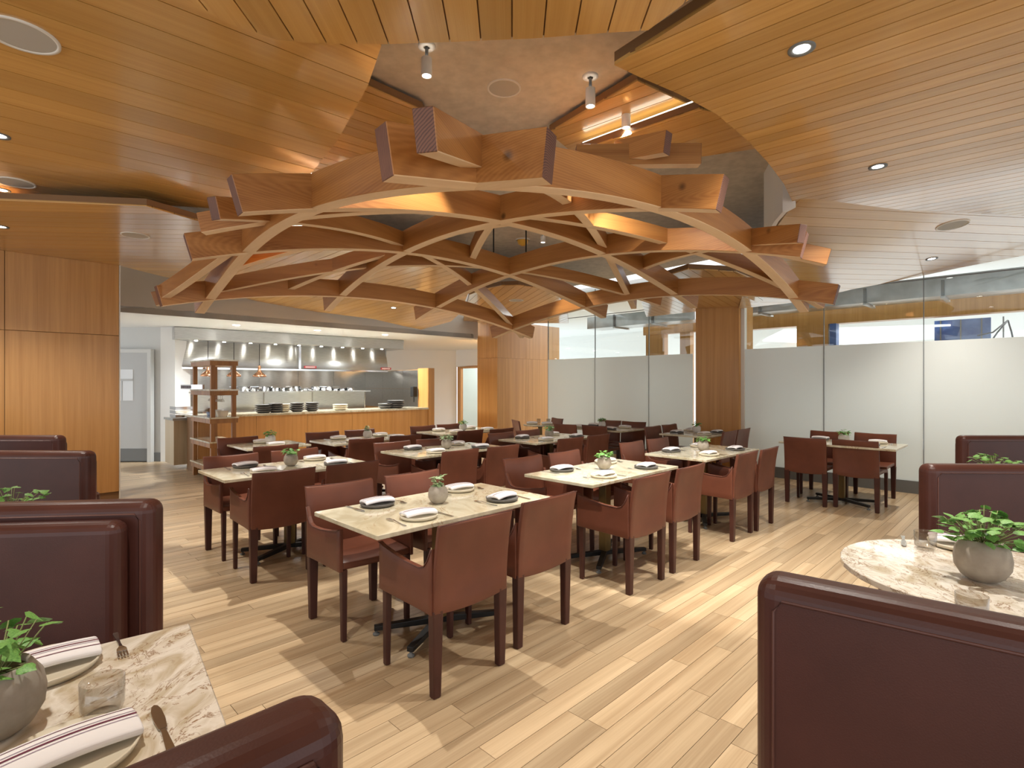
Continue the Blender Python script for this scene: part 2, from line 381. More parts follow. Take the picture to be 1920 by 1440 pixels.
def on_plane(zf, px, py):
    dx, dz = (px-CX)/F, (CY-py)/F; lo, hi = .5, 40
    g = lambda t: CH+dz*t-zf(dx*t, t)
    for _ in range(60):
        m = (lo+hi)/2
        if g(lo)*g(m) <= 0: hi = m
        else: lo = m
    return (dx*lo, lo)
zr2 = plane3((6.28,6.58,Z(1.57)), (5.19,7.67,Z(1.41)), (2.65,5.03,Z(1.62)))
plank_panel('ceiling_panel', [on_plane(zr2, *p) for p in ((1500,375),(1478,396),(1455,428),(1440,448),(1400,520),(1385,579),(1500,566),(1600,542),(1650,533),(1720,519),(1800,502),(1920,479))]+[(8.2,4.9),(8.2,4.6)], zr2, 80, .2, M['ceil'], M['ceil_back'], ceiling)
zb1 = lambda x, y: Z(1.6-.121*(y-8.5))
plank_panel('ceiling_panel', [on_plane(zb1, *p) for p in ((335,527),(450,557),(545,580),(620,588),(700,598),(760,612),(790,618),(845,603),(862,588),(880,545),(860,500),(780,465),(680,450),(560,455),(470,480))], zb1, -52, .145, M['ceil'], M['ceil_back'], ceiling)
plank_panel('ceiling_panel', pts(1.5,(868,606),(880,553),(905,543),(940,536),(972,535),(1010,540),(1040,550),(1062,572),(1066,606)), Z(1.5), -14, .145, M['ceil'], M['ceil_back'], ceiling)
zb3 = plane3((3.23,9.4,Z(1.33)), (1.0,12.7,Z(1.50)), (1.5,8.0,Z(1.45)))
plank_panel('ceiling_panel', [on_plane(zb3, *p) for p in ((1212,594),(1308,584),(1392,577),(1430,565),(1440,535),(1380,510),(1290,505),(1225,525),(1200,560))], zb3, 38, .145, M['ceil'], M['ceil_back'], ceiling)
plank_panel('ceiling_panel', pts(2.1,(1030,250),(1195,152),(1345,222),(1320,240),(1080,292)), Z(2.1), -50, .145, M['ceil'], M['ceil_back'], ceiling)
plank_panel('ceiling_panel', pts(1.95,(1090,284),(1312,205),(1345,212),(1405,262),(1425,278),(1190,312)), Z(1.95), -50, .2, M['ceil'], M['ceil_back'], ceiling)
plank_panel('ceiling_panel', pts(2.1,(680,158),(792,208),(815,262),(720,320),(600,345),(520,340),(600,255)), Z(2.1), 50, .145, M['ceil'], M['ceil_back'], ceiling)
# vertical plaster fascias
def strip(name, lo, hi, mat, th=.04):
    """a curved upright strip; lo, hi: lists of 3D points"""
    n = len(lo)
    def fn(a, b):
        i = min(int(a*(n-1)+1e-6), n-1); p = Vector(lo[i]).lerp(Vector(hi[i]), b); return p, Vector((0,0,0))
    mb = MB()
    A = [Vector(p) for p in lo]; B = [Vector(p) for p in hi]
    vs_ = []
    for i in range(n):
        t = (A[min(i+1, n-1)]-A[max(i-1, 0)]); t.z = 0; t.normalize(); nn = Vector((-t.y, t.x, 0))*th
        vs_ += [A[i], B[i], B[i]+nn, A[i]+nn]
    fs = []
    for i in range(n-1):
        for k in range(4): fs.append((i*4+k, i*4+(k+1)%4, (i+1)*4+(k+1)%4, (i+1)*4+k))
    fs += [(3,2,1,0), tuple((n-1)*4+k for k in range(4))]
    mb.add(vs_, fs); return struct(mb.build(name, mat))
P3 = lambda px, py, rel: (*at(px, py, rel), Z(rel))
lo = [P3(1492,389,1.6), P3(1475,398,1.57), P3(1460,415,1.55), P3(1450,432,1.53), P3(1440,450,1.5)]
strip('trim_1', lo, [(p[0], p[1], Z(2.2)) for p in lo], M['offwhite'])
soff = lambda px: P3(px, 585+50*(px-225)/670, 1.1)
SX = [222+(896-222)*k/14 for k in range(15)]
strip('trim_2', [soff(x) for x in SX], [(*soff(x)[:2], Z(2.2)) for x in SX], M['beige'], .008)
# kitchen ceiling
k0, k1 = soff(200), soff(888)
MBk = MB().prism([(k0[0],k0[1]),(k1[0],k1[1]),(-.2,19.5),(-9.4,19.5),(-9.4,k0[1]-.3)], Z(1.1), Z(1.2))
struct(MBk.build('ceiling_kitchen', M['white']))

# ------------------------------------------------------------------ left wall (veneer panels)
wl0 = Vector((-5.13, 7.0, 0))
wall_left = struct(MB().box(-3.6, 0, .02, .12, 0, 3.06).build('wall_left', M['ceil_back'], loc=wl0, rz=math.pi/2-UA))
pw = 1.087
for c in range(4):
    x1 = -c*pw-.003; x0 = max(-(c+1)*pw+.003, -3.6)
    if x0 >= x1: continue
    for z0, z1 in ((.1, 2.127), (2.133, 3.05)):
        MB().box(x0, x1, 0, .022, z0, z1).build('panel', M['veneer'], wall_left, bevel=.002, seg=1)
MB().box(0, .012, -.005, .12, 0, 3.05).build('edge_strip', M['offwhite'], wall_left)

# ------------------------------------------------------------------ pillars
def pillar(loc, rz, wx, wy, h, seams, label, hz=None):
    r = tag(empty('pillar', loc, rz), label, 'pillar')
    MB().box(.012, wx-.012, .012, wy-.012, 0, h).build('core', M['ceil_back'], r)
    zs = [0]+([hz] if hz else [])+[h]
    for a, b in zip(zs, zs[1:]):
        xs = [0]+seams[0]+[wx]
        for x0, x1 in zip(xs, xs[1:]):
            MB().box(x0+.002, x1-.002, 0, .012, a+.002, b-.002).build('panel', M['veneer'], r)
        ys = [0]+seams[1]+[wy]
        for y0, y1 in zip(ys, ys[1:]):
            MB().box(wx-.012, wx, y0+.012 if y0 == 0 else y0+.002, y1-.002, a+.002, b-.002).build('panel', M['veneer'], r)
        MB().box(0, .012, .012, wy, a+.002, b-.002).build('panel', M['veneer'], r)
    return r
# local x runs to the right-near (−V), local y runs away along U
pillar((-.86, 13.32, 0), math.pi/2-UA-math.pi/2, .72, 2.3, Z(1.52), ([], [1.0, 2.0]), 'wide wood veneer pillar behind the far end of the tables, left of the glass', 2.13)
pillar((3.24, 9.46, 0), math.pi/2-UA-math.pi/2, .76, .6, Z(1.34), ([], []), 'square wood veneer pillar interrupting the frosted glass wall')
MB().box(.10, .16, -.004, 0, .28, .36).build('outlet', M['offwhite'], bpy.data.objects['pillar.001'], loc=(.25, 0, 0))

# ------------------------------------------------------------------ glass wall
def glass_run(x0, d0, ends, S, idx, top, tr=1.42):
    """panes between the distances `ends` along −V, on the line through (x0,d0)"""
    o0 = Vector((x0, d0, 0)); rz = -UA
    base = struct(MB().box(ends[0], ends[-1], -.03, .03, 0, .17).build('baseboard_glass', M['dgrey'], loc=o0, rz=rz))
    for i, (a, b) in enumerate(zip(ends, ends[1:])):
        w = struct(MB().box(a+.006, b-.006, -.006, .006, .17, top).build('window_%d' % (idx+i), M['glass'], loc=o0, rz=rz))
        MB().box(a+.006, b-.006, -.011, -.0065, .17, 2.08).build('frosted_film', M['frost'], w)
        MB().box(a-.004, a+.004, -.013, .013, .17, top).build('joint', M['dgrey'], w)
        MB().box(a+.006, b-.006, -.012, .012, Z(tr)-.006, Z(tr)+.006).build('transom', M['dgrey'], w)
def along(px, s): # distance along −V from (x0,d0) on line x+y=s
    k = (px-CX)/F; y = s/(1+k); return (k*y, y)
q = [along(px, 12.87) for px in (1388, 1545, 1732)]
L0 = q[0]; dd = lambda p: math.hypot(p[0]-L0[0], p[1]-L0[1])
e = [dd(p) for p in q]; e += [e[2]+1.3, e[2]+2.6, e[2]+3.9]
glass_run(L0[0], L0[1], e, 0, 1, 3.6)
q2 = [along(px, 13.72) for px in (1028, 1116, 1217, 1300)]
dd2 = lambda p: math.hypot(p[0]-q2[0][0], p[1]-q2[0][1])
glass_run(q2[0][0], q2[0][1], [dd2(p) for p in q2], 0, 6, 3.6, 1.52)
struct(MB().box(.0, .12, -.04, .06, 0, 3.4).build('trim_3', M['offwhite'], loc=(*along(1384, 12.87), 0), rz=-UA))

# ------------------------------------------------------------------ room behind the glass
def bx(px, s): p = along(px, s); return Vector((p[0], p[1], 0))
def run_box(name, pxa, pxb, s, r0, r1, th, mat, parent=None):
    a, b = bx(pxa, s), bx(pxb, s); ln = (b-a).length
    return MB().box(0, ln, 0, th, Z(r0), Z(r1)).build(name, mat, parent, loc=a, rz=-UA)
struct(run_box('wall_back_room', 950, 2300, 26.5, -1.5, 2.2, .1, M['white']))
struct(MB().prism([along(960,14.2), along(2300,13.2), along(2300,26.6), along(960,26.6)], Z(2.1), Z(2.2)).build('ceiling_back_room', M['white']))
hb = tag(run_box('header_beam', 1405, 2150, 15.6, 1.10, 1.36, .25, M['veneer']), 'long wood header beam behind the glass wall, under the duct', 'beam')
dk = tag(run_box('air_duct', 1390, 2150, 14.45, 1.32, 1.62, .55, M['galv']), 'galvanised air duct running behind the glass right of the pillar', 'duct')
def hanger(par, s, pxs, r0, r1, depth):
    inv = (Matrix.Translation(par.location) @ Matrix.Rotation(-UA, 4, 'Z')).inverted()
    for px in pxs:
        p = inv @ bx(px, s)
        MB().box(p.x-.02, p.x+.02, -.03, -.005, Z(r0), Z(r1)).build('strap', M['dgrey'], par)
        MB().box(p.x-.025, p.x+.025, -.03, depth, Z(r0)-.035, Z(r0)-.005).build('hanger_channel', M['galv'], par)
hanger(dk, 14.45, (1425, 1622, 1768, 1990), 1.32, 1.55, .62)
dk2 = tag(run_box('air_duct', 1101, 1303, 14.9, 1.34, 1.62, .6, M['galv']), 'galvanised air duct behind the glass, left of the pillar', 'duct')
hanger(dk2, 14.9, (1152, 1224), 1.34, 1.62, .6)
pw_ = tag(run_box('header_beam', 1206, 1330, 16.2, 1.18, 1.45, .2, M['veneer']), 'short wood header beam behind glass between the two pillars', 'beam')
MB().box(.06, .55, .02, .2, 0, Z(1.18)).build('post', M['veneer'], pw_); MB().box(.95, 1.2, .02, .2, 0, Z(1.18)).build('post', M['veneer'], pw_)
_p0 = hb.matrix_basis.inverted() if False else (Matrix.Translation(hb.location) @ Matrix.Rotation(-UA, 4, 'Z')).inverted()
for a_, b_ in ((1494,1553),(1556,1568)):
    x0_, x1_ = (_p0 @ bx(a_, 15.6)).x, (_p0 @ bx(b_, 15.6)).x
    MB().box(x0_, x1_, -.01, .18, 0, Z(1.10)).build('post', M['veneer'] if b_ < 1555 else M['blue'], hb)
lb = tag(MB().prism([at(1440,634,1.04), at(1470,620,1.04), at(1782,611,1.04), at(1806,631,1.04), at(1600,647,1.04), at(1430,640,1.04)], Z(1.04), Z(1.07)).build('light_panel', M['lightbox']), 'bright white luminous ceiling panel seen through the clear glass band', 'light')
bs = tag(run_box('blue_sheet', 1752, 1858, 17.5, .3, 1.15, .03, M['blue']), 'blue sheeted opening behind the glass at upper right', 'sheet')
for k in range(5):
    MB().box(.08+k*.28, .10+k*.28, -.012, 0, Z(.3), Z(1.15)).build('fold', M['dgrey'], bs)
cb_ = MB()
c0 = bx(1890, 17.0)
for k, (dx, dz) in enumerate(((-.5,.05),(-.35,-.15),(.12,-.2))):
    cb_.tube([c0+Vector((0,0,Z(1.05))), c0+Vector((dx*.5,0,Z(.85))), c0+Vector((dx,0,Z(.75)+dz))], .012)
tag(cb_.build('cable', M['black']), 'loose black cables hanging behind the glass at far right', 'cable')

# ------------------------------------------------------------------ kitchen
kw = []
def wallbox(name, a, b, z0, z1, th, mat):
    a, b = Vector((*a, 0)), Vector((*b, 0)); t = b-a
    return MB().box(0, t.length, 0, th, z0, z1).build(name, mat, loc=a, rz=math.atan2(t.y, t.x))
struct(wallbox('wall_kitchen_left', (-9.2,10.4), (-6.75,10.4), 0, 2.6, .1, M['greywall']))
struct(wallbox('wall_kitchen_column', (-6.80,10.37), (-6.52,10.37), 0, 2.6, .5, M['white']))
struct(wallbox('baseboard_kitchen', (-9.2,10.375), (-6.75,10.375), 0, .17, .025, M['dgrey']))
d1 = struct(MB().box(0, 1.0, 0, .05, .02, 2.1).build('door_1', M['door'], loc=(-8.0,10.3,0)))
for x0, x1, z0, z1 in ((-.07,0,0,2.17),(1.0,1.07,0,2.17),(0,1.0,2.1,2.17)):
    MB().box(x0, x1, -.02, .08, z0, z1).build('frame', M['greywall'], d1)
MB().box(.3, .72, -.01, .0, 1.18, 1.78).build('window_pane', plain('door_pane', (.72,.76,.78), .1), d1)
MB().box(.3, .72, -.018, -.01, 1.56, 1.6).build('glazing_bar', M['door'], d1); MB().box(.5, .52, -.018, -.01, 1.18, 1.56).build('glazing_bar', M['door'], d1)
MB().box(.01, .99, -.008, 0, .02, .26).build('kick_plate', M['dgrey'], d1)
cnr = Vector((-4.1, 15.0, 0))       # back corner of the cook line
kb = struct(wallbox('wall_kitchen_back', (-8.15,10.95), (cnr.x,cnr.y), 0, 2.6, .1, M['greywall']))
ln = (Vector((cnr.x,cnr.y,0))-Vector((-8.15,10.95,0))).length
for i in range(6):
    MB().box(i*ln/6+.004, (i+1)*ln/6-.004, -.012, 0, .3, 1.95).build('steel_panel', M['steel'], kb)
ks = struct(wallbox('wall_kitchen_right', (cnr.x,cnr.y), (-1.94,12.2), 0, 1.84, .1, M['veneer']))
l2 = (Vector((-1.94,12.2,0))-cnr).length
for i in range(3):
    for z0, z1 in ((.9,1.38),(1.385,1.83)):
        MB().box(i*l2/3+.003, (i+1)*l2/3-.003, -.012, 0, z0, z1).build('steel_panel', M['steel'], ks)
MB().box(l2, l2+.1, -.02, .14, 0, 1.86).build('end_panel', M['veneer'], ks)
struct(wallbox('wall_kitchen_far', (-6.5,17.0), (-1.80,17.5), 0, 2.6, .1, M['white']))
wf = struct(wallbox('wall_kitchen_end', (-1.83,17.5), (.6,15.07), 2.06, 2.6, .1, M['white']))
struct(wallbox('wall_corridor', (-1.9,19.3), (1.0,18.6), 0, 2.6, .1, plain('corridor_paint', (.62,.70,.68), .7)))
dr = struct(wallbox('door_2', (-1.78,17.45), (-1.66,17.33), 0, 2.06, .1, M['veneer']))
MB().box(.12, 2.0, 0, .1, 2.0, 2.08).build('frame', M['veneer'], dr)
# hood
ha, hbv = Vector((-6.62,10.5,0)), Vector((-3.12,13.5,0)); hl = (hbv-ha).length; hz_ = math.atan2(hbv.y-ha.y, hbv.x-ha.x)
hood = tag(empty('extractor_hood', ha, hz_), 'long stainless steel extractor hood over the open kitchen', 'hood')
MB().box(-.05, hl+.25, -.35, .9, 2.36, 2.595).build('canopy_box', M['steel'], hood, bevel=.01)
sk = MB(); n_ = 8
prof = [(0.02, 1.83), (0.0, 1.86), (.05, 2.05), (.10, 2.2), (.12, 2.36)]
vs_ = [(x, y, z) for x in (0, hl) for y, z in prof]; m_ = len(prof)
fs_ = [(i, m_+i, m_+i+1, i+1) for i in range(m_-1)]
sk.add(vs_, fs_, True); sk.box(0, .02, .1, .8, 1.83, 2.36); sk.box(hl-.02, hl, .1, .8, 1.83, 2.36)
sk.build('skirt', M['steel'], hood)
MB().box(hl*.52, hl*.52+.05, -.01, .12, 1.84, 2.36).build('seam', M['chrome'], hood)
MB().box(0, hl, .0, .06, 1.80, 1.835).build('rail', M['chrome'], hood)
for i in range(9):
    MB().lathe([(.03,0),(.03,.012),(.001,.012)], 12, (.35+i*(hl-.6)/8, -.15, 2.35)).build('lamp', M['led'], hood)
for i in range(8):
    MB().box(.45+i*(hl-.7)/7, .49+i*(hl-.7)/7, .3, .55, 1.84, 1.86).build('tube_light', M['led'], hood)
for f_ in (.545, .955):
    MB().box(hl*f_, hl*f_+.28, -.02, -.01, 1.86, 1.91).build('sign', M['red'], hood)
    MB().box(hl*f_+.03, hl*f_+.25, -.022, -.02, 1.875, 1.895).build('lettering', M['offwhite'], hood)
kitchen_lights = []
for i in range(4):
    p = ha.lerp(hbv, .15+.33*i+(.25 if i == 3 else 0))+Vector((.95,-.95,0))
    kitchen_lights.append((p.x, p.y))
# service counter
ca, cb2 = Vector((-5.23,8.92,0)), Vector((-1.90,12.12,0)); cl = (cb2-ca).length; cz = math.atan2(cb2.y-ca.y, cb2.x-ca.x)
cnt = tag(empty('service_counter', ca, cz), 'long wood fronted kitchen counter with a marble top', 'counter')
for i in range(5):
    MB().box(i*cl/5+.002, (i+1)*cl/5-.002, 0, .03, .08, .93).build('front_panel', M['veneer'], cnt)
MB().box(0, cl, .03, .7, 0, .93).build('body', M['ceil_back'], cnt)
MB().box(-.03, cl, -.03, .74, .93, .97).build('countertop', M['marble'], cnt, bevel=.004)
MB().box(cl, cl+.14, -.02, .4, 0, 1.86).build('end_panel', M['veneer'], cnt)
cbn = tag(empty('cabinet', (-5.9,9.35,0), math.pi/2-UA), 'pale side cabinet left of the wooden shelf, with a steel top', 'cabinet')
MB().box(0, .62, 0, .6, .08, .86).build('body', wood('pale_veneer', (.46,.36,.22), (.56,.46,.31), 'Z', .5, coat=0), cbn)
MB().box(-.02, .64, -.02, .62, .86, .9).build('top', M['steel'], cbn); MB().box(.62, .66, -.02, .62, .86, 1.05).build('end_rail', M['walnut'], cbn)
for i in range(3):
    MB().box(.05, .35, .1, .5, .9+i*.07, .955+i*.07).build('tray', M['chrome'], cbn)
CM = cnt.matrix_basis.copy()
CM = Matrix.Translation(ca) @ Matrix.Rotation(cz, 4, 'Z')
# pass shelf above the counter
ps = tag(empty('pass_shelf', CM @ Vector((.15,1.05,.97)), cz), 'steel pass shelf over the counter, crowded with pans', 'shelf')
pl_ = cl-1.1
MB().box(0, pl_, -.18, .2, .36, .385).build('shelf_board', M['steel'], ps)
for x in (.05, pl_*.36, pl_*.64, pl_-.05): MB().tube([(x,0,-.97),(x,0,.36)], .014).build('post', M['chrome'], ps)
MB().box(.05, pl_-.05, .0, .006, .02, .36).build('splash_panel', M['steel'], ps)
r2 = random.Random(11)
for i in range(16):
    x = .9+i*(pl_-1.2)/16+r2.uniform(-.03,.03); rad = r2.uniform(.09,.13); h = r2.uniform(.04,.1)
    p = CM @ Vector((.15+x, 1.05+r2.uniform(-.06,.06), .97+.386))
    pn = tag(empty('pan', p, r2.uniform(0, 6.28)), 'shiny steel pan, number %s from the left along the pass shelf' % ('first second third fourth fifth sixth seventh eighth ninth tenth eleventh twelfth thirteenth fourteenth fifteenth sixteenth'.split()[i]), 'pan', 'pans on the pass shelf')
    pn['label'] = pn['label'].replace('number ', '')
    MB().lathe([(rad*.8,0),(rad,h),(rad+.006,h),(rad*.97,h-.004),(rad*.78,.006),(0.001,.006)], 18, caps=False).build('bowl', M['chrome'], pn)
    MB().box(rad, rad+.16, -.01, .01, h-.012, h-.002).build('handle', M['chrome'], pn)
# stacks of dishes on the counter front edge
def dish_stack(px, py, n, r, h, mat, what):
    k_ = (px-CX)/F; a_ = CM @ Vector((0,.2,0)); t_ = (k_*a_.y-a_.x)/(math.cos(cz)-k_*math.sin(cz)); d = (a_.x+t_*math.cos(cz), a_.y+t_*math.sin(cz))
    for k in range(n):
        o = MB().lathe([(r*.6,0),(r*.95,h*.7),(r,h),(r*.97,h),(r*.9,h*.75),(r*.55,.004),(0.001,.004)], 20, caps=False).build('dish', mat, loc=(d[0], d[1], .971+k*h*.8))
        o.data.polygons[0].use_smooth = True
        tag(o, what % ('bottom' if k == 0 else 'top' if k == n-1 else ['second','third','fourth','fifth'][k-1]), 'dish', 'stacked dishes on the counter')
dish_stack(494, 770, 4, .15, .045, M['pdark'], '%s dark bowl of the leftmost stack on the kitchen counter')
dish_stack(517, 769, 4, .13, .05, M['pdark'], '%s dark dish of the second stack on the kitchen counter')
dish_stack(533, 770, 4, .10, .045, M['linen'], '%s cream dish of the stack between dark stacks on the counter')
dish_stack(557, 768.5, 4, .13, .05, M['pdark'], '%s dark bowl of the third dark stack on the counter')
dish_stack(585, 768, 4, .13, .05, M['pdark'], '%s dark dish of the fourth dark stack on the counter')
dish_stack(638, 766.5, 3, .15, .045, M['linen'], '%s cream dish of the pale stack under the pass shelf end')
dish_stack(722, 764.5, 2, .15, .06, M['pdark'], '%s grey bowl at the right end of the counter')
dish_stack(742, 764, 4, .19, .05, M['pdark'], '%s grey dish of the rightmost stack on the counter')
tdp = Vector((-2.22,12.42,1.2))
td = tag(empty('soap_dispenser', tdp, math.radians(-52)), 'black wall dispenser on the steel wall at counter end', 'dispenser')
MB().box(-.07, .07, -.12, 0, .0, .24).build('body', M['black'], td, bevel=.02); MB().tube([(0,-.06,0),(0,-.06,-.12)], .012).build('spout', M['black'], td)
# walnut shelf unit
su = tag(empty('shelf_unit', (-4.58,8.2,0), math.pi/2-UA), 'tall open walnut shelf with marble shelves at the counter end', 'shelf')
for x in (0, .30):
    for y in (0, .93): MB().box(x-.03, x+.03, y-.03, y+.03, 0, 1.86).build('post', M['walnut'], su, bevel=.003, seg=1)
for z in (.23, .6, .97, 1.40, 1.86):
    MB().box(-.06, .36, -.06, .99, z-.005, z+.018).build('shelf_board', M['marble'], su)
    MB().box(-.05, .35, -.045, .975, z-.075, z-.005).build('rail', M['walnut'], su)
def in_su(x, y, z): return Vector((-4.58,8.2,0))+U*x+V*y+Vector((0,0,z))
wg = 'wine glasses hanging under the shelf'
for i in range(7):
    p = in_su(.15, .05+.1*i, 1.22)
    o = MB().lathe([(.03,.105),(.03,.1),(.005,.095),(.005,.05),(.03,.03),(.034,0)], 12, caps=False).build('wine_glass', M['tumbler'], loc=p)
    tag(o, 'wine glass hanging upside down under the walnut shelf, %s from the front' % 'first second third fourth fifth sixth seventh'.split()[i], 'glass', wg)
for i, (y, m, nm, h) in enumerate(((.05,M['linen'],'cream box on the walnut shelf at counter height',.09),(.3,M['white'],'white folded tub on the walnut shelf at counter height',.1),(.55,plain('blue_bowl',(.2,.25,.36),.4),'blue bowl at the back of the walnut shelf',.06))):
    o = MB().lathe([(.07,0),(.09,h),(.085,h),(.066,.008),(.001,.008)], 16, caps=False).build('tub', m, loc=in_su(.15, y, .989)); tag(o, nm, 'bowl')
o = MB().box(-.16, .02, -.3, .3, 0, .07).build('bottle_rack', M['chrome'], loc=in_su(-.08,.5,1.42), rz=math.pi/2-UA); tag(o, 'white wire rack on the left side of walnut shelf', 'rack')
for k in range(8): MB().box(-.165, -.158, -.28+k*.07, -.235+k*.07, .012, .055).build('slot', M['leg'], o)
# copper pendants
pend = tag(empty('pendant_lamp', (0,0,0)), 'x', 'pendant lamp', 'copper pendants over the counter')
MB().lathe([(.10,0),(.10,.012),(.001,.014)], 24, (0,0,-.014), caps=False).build('canopy', M['copper'], pend)
MB().tube([(0,0,0),(0,0,-.72)], .006).build('cord', M['black'], pend)
MB().lathe([(.004,-.70),(.028,-.71),(.03,-.80),(.05,-.84),(.10,-.88),(.135,-.92),(.135,-.945),(.125,-.945),(.09,-.9),(.03,-.85)], 28, caps=False).build('shade', M['copper'], pend)
MB().lathe([(.03,-.90),(.04,-.93),(.001,-.945)], 12, caps=False).build('bulb', M['led'], pend)
for i, (px, py) in enumerate(((390,617),(438.5,620.5),(486.5,624))):
    o = pend if i == 0 else copy_tree(pend)
    p = at(px, py, 1.1); o.location = (p[0], p[1], Z(1.1)-.001)
    o['label'] = ['left copper pendant lamp behind the walnut shelf', 'middle copper pendant lamp partly hidden by the shelf post', 'right copper pendant lamp hanging clear over the counter'][i]

# ------------------------------------------------------------------ timber canopy (lattice dome)
PC = (-.0136, 5.6088); RS = 10.3636; ZC = 1.3921
def dome(x, y, off=0):
    q = (RS+off)**2-(x-PC[0])**2-(y-PC[1])**2
    return CH+ZC-RS+math.sqrt(max(q, 1))
ND = {(0,0):(-.163,2.40),(1,0):(-1.189,3.255),(2,0):(-2.225,4.5),(3,0):(-3.218,5.694),(1,1):(-.096,4.382),(2,1):(-1.1,5.473),(3,1):(-2.159,6.781),
      (1,2):(.966,5.612),(2,2):(-.033,6.649),(3,2):(-1.104,7.813),(1,3):(2.076,6.774),(2,3):(1.063,7.796),(3,3):(0,8.83),(0,1):(.939,3.457),(0,2):(2.057,4.678),(0,3):(3.078,5.837)}
def cubic(t, ys):                       # Lagrange through 0..3, straight beyond
    def lag(t):
        s = 0
        for i in range(4):
            w = 1
            for j in range(4):
                if j != i: w *= (t-j)/(i-j)
            s += w*ys[i]
        return s
    if t < 0: return lag(0)+t*(lag(.05)-lag(0))/.05
    if t > 3: return lag(3)+(t-3)*(lag(3)-lag(2.95))/.05
    return lag(t)
def latt(i, j):
    row = [(cubic(j, [ND[(k,m)][0] for m in range(4)]), cubic(j, [ND[(k,m)][1] for m in range(4)])) for k in range(4)]
    return cubic(i, [r[0] for r in row]), cubic(i, [r[1] for r in row])
canopy = tag(empty('timber_canopy', (PC[0], PC[1], dome(*PC)+.2)), 'dome shaped lattice of interlocking curved fir beams hung over the tables', 'canopy')
CO = Vector(canopy.location)
def beam(name, path, w, h, off=0.0, flat=None):
    """solid arched timber; path = plan points, underside follows the dome"""
    pp = [Vector((x, y, (dome(x, y, off) if flat is None else flat[i]))) for i, (x, y) in enumerate(path)]
    o = pp[len(pp)//2].copy(); ch = pp[-1]-pp[0]; rz = math.atan2(ch.y, ch.x)
    rot = Matrix.Rotation(-rz, 3, 'Z'); lp = [rot @ (p-o) for p in pp]
    vs_ = []; n = len(lp)
    for i, p in enumerate(lp):
        t = lp[min(i+1, n-1)]-lp[max(i-1, 0)]; t2 = Vector((t.x, t.y, 0)).normalized(); s = Vector((-t2.y, t2.x, 0))*w/2
        up = Vector((-t2.x*t.z/t.length, -t2.y*t.z/t.length, math.hypot(t.x, t.y)/t.length))*h
        vs_ += [p-s, p+s, p+s+up, p-s+up]
    fs_ = []
    for i in range(n-1):
        for k in range(4): fs_.append((i*4+k, i*4+(k+1)%4, (i+1)*4+(k+1)%4, (i+1)*4+k))
    fs_ += [(3,2,1,0), tuple((n-1)*4+k for k in range(4))]
    mb = MB(); mb.add(vs_, fs_, False)
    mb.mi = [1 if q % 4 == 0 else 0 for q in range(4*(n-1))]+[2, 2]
    ob = mb.build(name, [M['fir'], M['fir_underlit'], M['fir_end']], canopy, bevel=.003, seg=1)
    ob.location = o-CO; ob.rotation_euler.z = rz
    return ob
def zpath(fn, tt, off=0.0):            # undersides follow the dome, the near tails run on straight
    z = lambda t: dome(*fn(t), off); s0 = (z(.12)-z(.0))/.12
    return [z(t) if t >= 0 else z(0)+s0*t*.75 for t in tt]
BW, BH, PW, PH = .098, .205, .078, .142
ts = [-.28+3.56*k/44 for k in range(45)]; tn = [-.31+3.59*k/44 for k in range(45)]
for i in range(4):
    tt = ts if i else tn; beam('beam', [latt(i, t) for t in tt], BW, BH, flat=None if i else zpath(lambda t: latt(0, t), tn))
for j in range(4):
    beam('beam', [latt(t, j) for t in (ts if j else tn)], BW, BH, off=.001, flat=None if j else zpath(lambda t: latt(t, 0), tn, .001))
def purlin(a, b, off=.06, n=14):
    beam('purlin', [latt(a[0]+(b[0]-a[0])*k/n, a[1]+(b[1]-a[1])*k/n) for k in range(n+1)], PW, PH, off)
cn = [(-.29+.0135*k, 1.83+.057*k) for k in range(11)]
beam('purlin', cn, PW, PH, flat=[Z(.79)+.017*k for k in range(11)])
for a, b in (((0,0),(.5,1)),((.5,1),(1,2)),((1,2),(1.64,3.28)),
             ((1.36,-.28),(2,1)),((2,1),(2.5,2)),((2.5,2),(3.14,3.28)),
             ((1.64,-.28),(1,1)),((1,1),(.5,2)),((.5,2),(-.14,3.28)),
             ((3.14,-.28),(2.5,1)),((2.5,1),(2,2)),((2,2),(1.36,3.28)),
             ((1,1),(2,1.6)),((-.32,1.84),(1,2.5)),((1.02,1.24),(2,1.0)),((-.34,2.27),(0,2.1)),
             ((2.55,0),(2,.5)),((3,.55),(2.2,1)),((3.0,-.27),(2.0,-.03))):
    purlin(a, b)
# upper purlin stubs lying across the near right beam
zt = Z(1.52)
pa, pb = at(1312, 311, 1.50), at(1080, 313, 1.50)
beam('purlin', [(pa[0]+(pb[0]-pa[0])*k/8, pa[1]+(pb[1]-pa[1])*k/8) for k in range(9)], PW, PH, flat=[Z(1.50)]*9)
pa, pb = at(1250, 289, 1.50), at(1153, 306, 1.56)
beam('purlin', [(pa[0]+(pb[0]-pa[0])*k/6, pa[1]+(pb[1]-pa[1])*k/6) for k in range(7)], PW, PH, flat=[Z(1.50)+.01*k for k in range(7)])
for (i, j) in ((1.55,1),(1,1.45),(2,2.2),(2.2,2)):
    x, y = latt(i, j); z = dome(x, y)+BH
    MB().tube([(0,0,0),(0,0,.06),(0,0,.061),(0,0,Z(2.2)-z)], [.016,.016,.009,.009]).build('hanging_rod', M['black'], canopy, loc=Vector((x, y, z-.01))-CO)

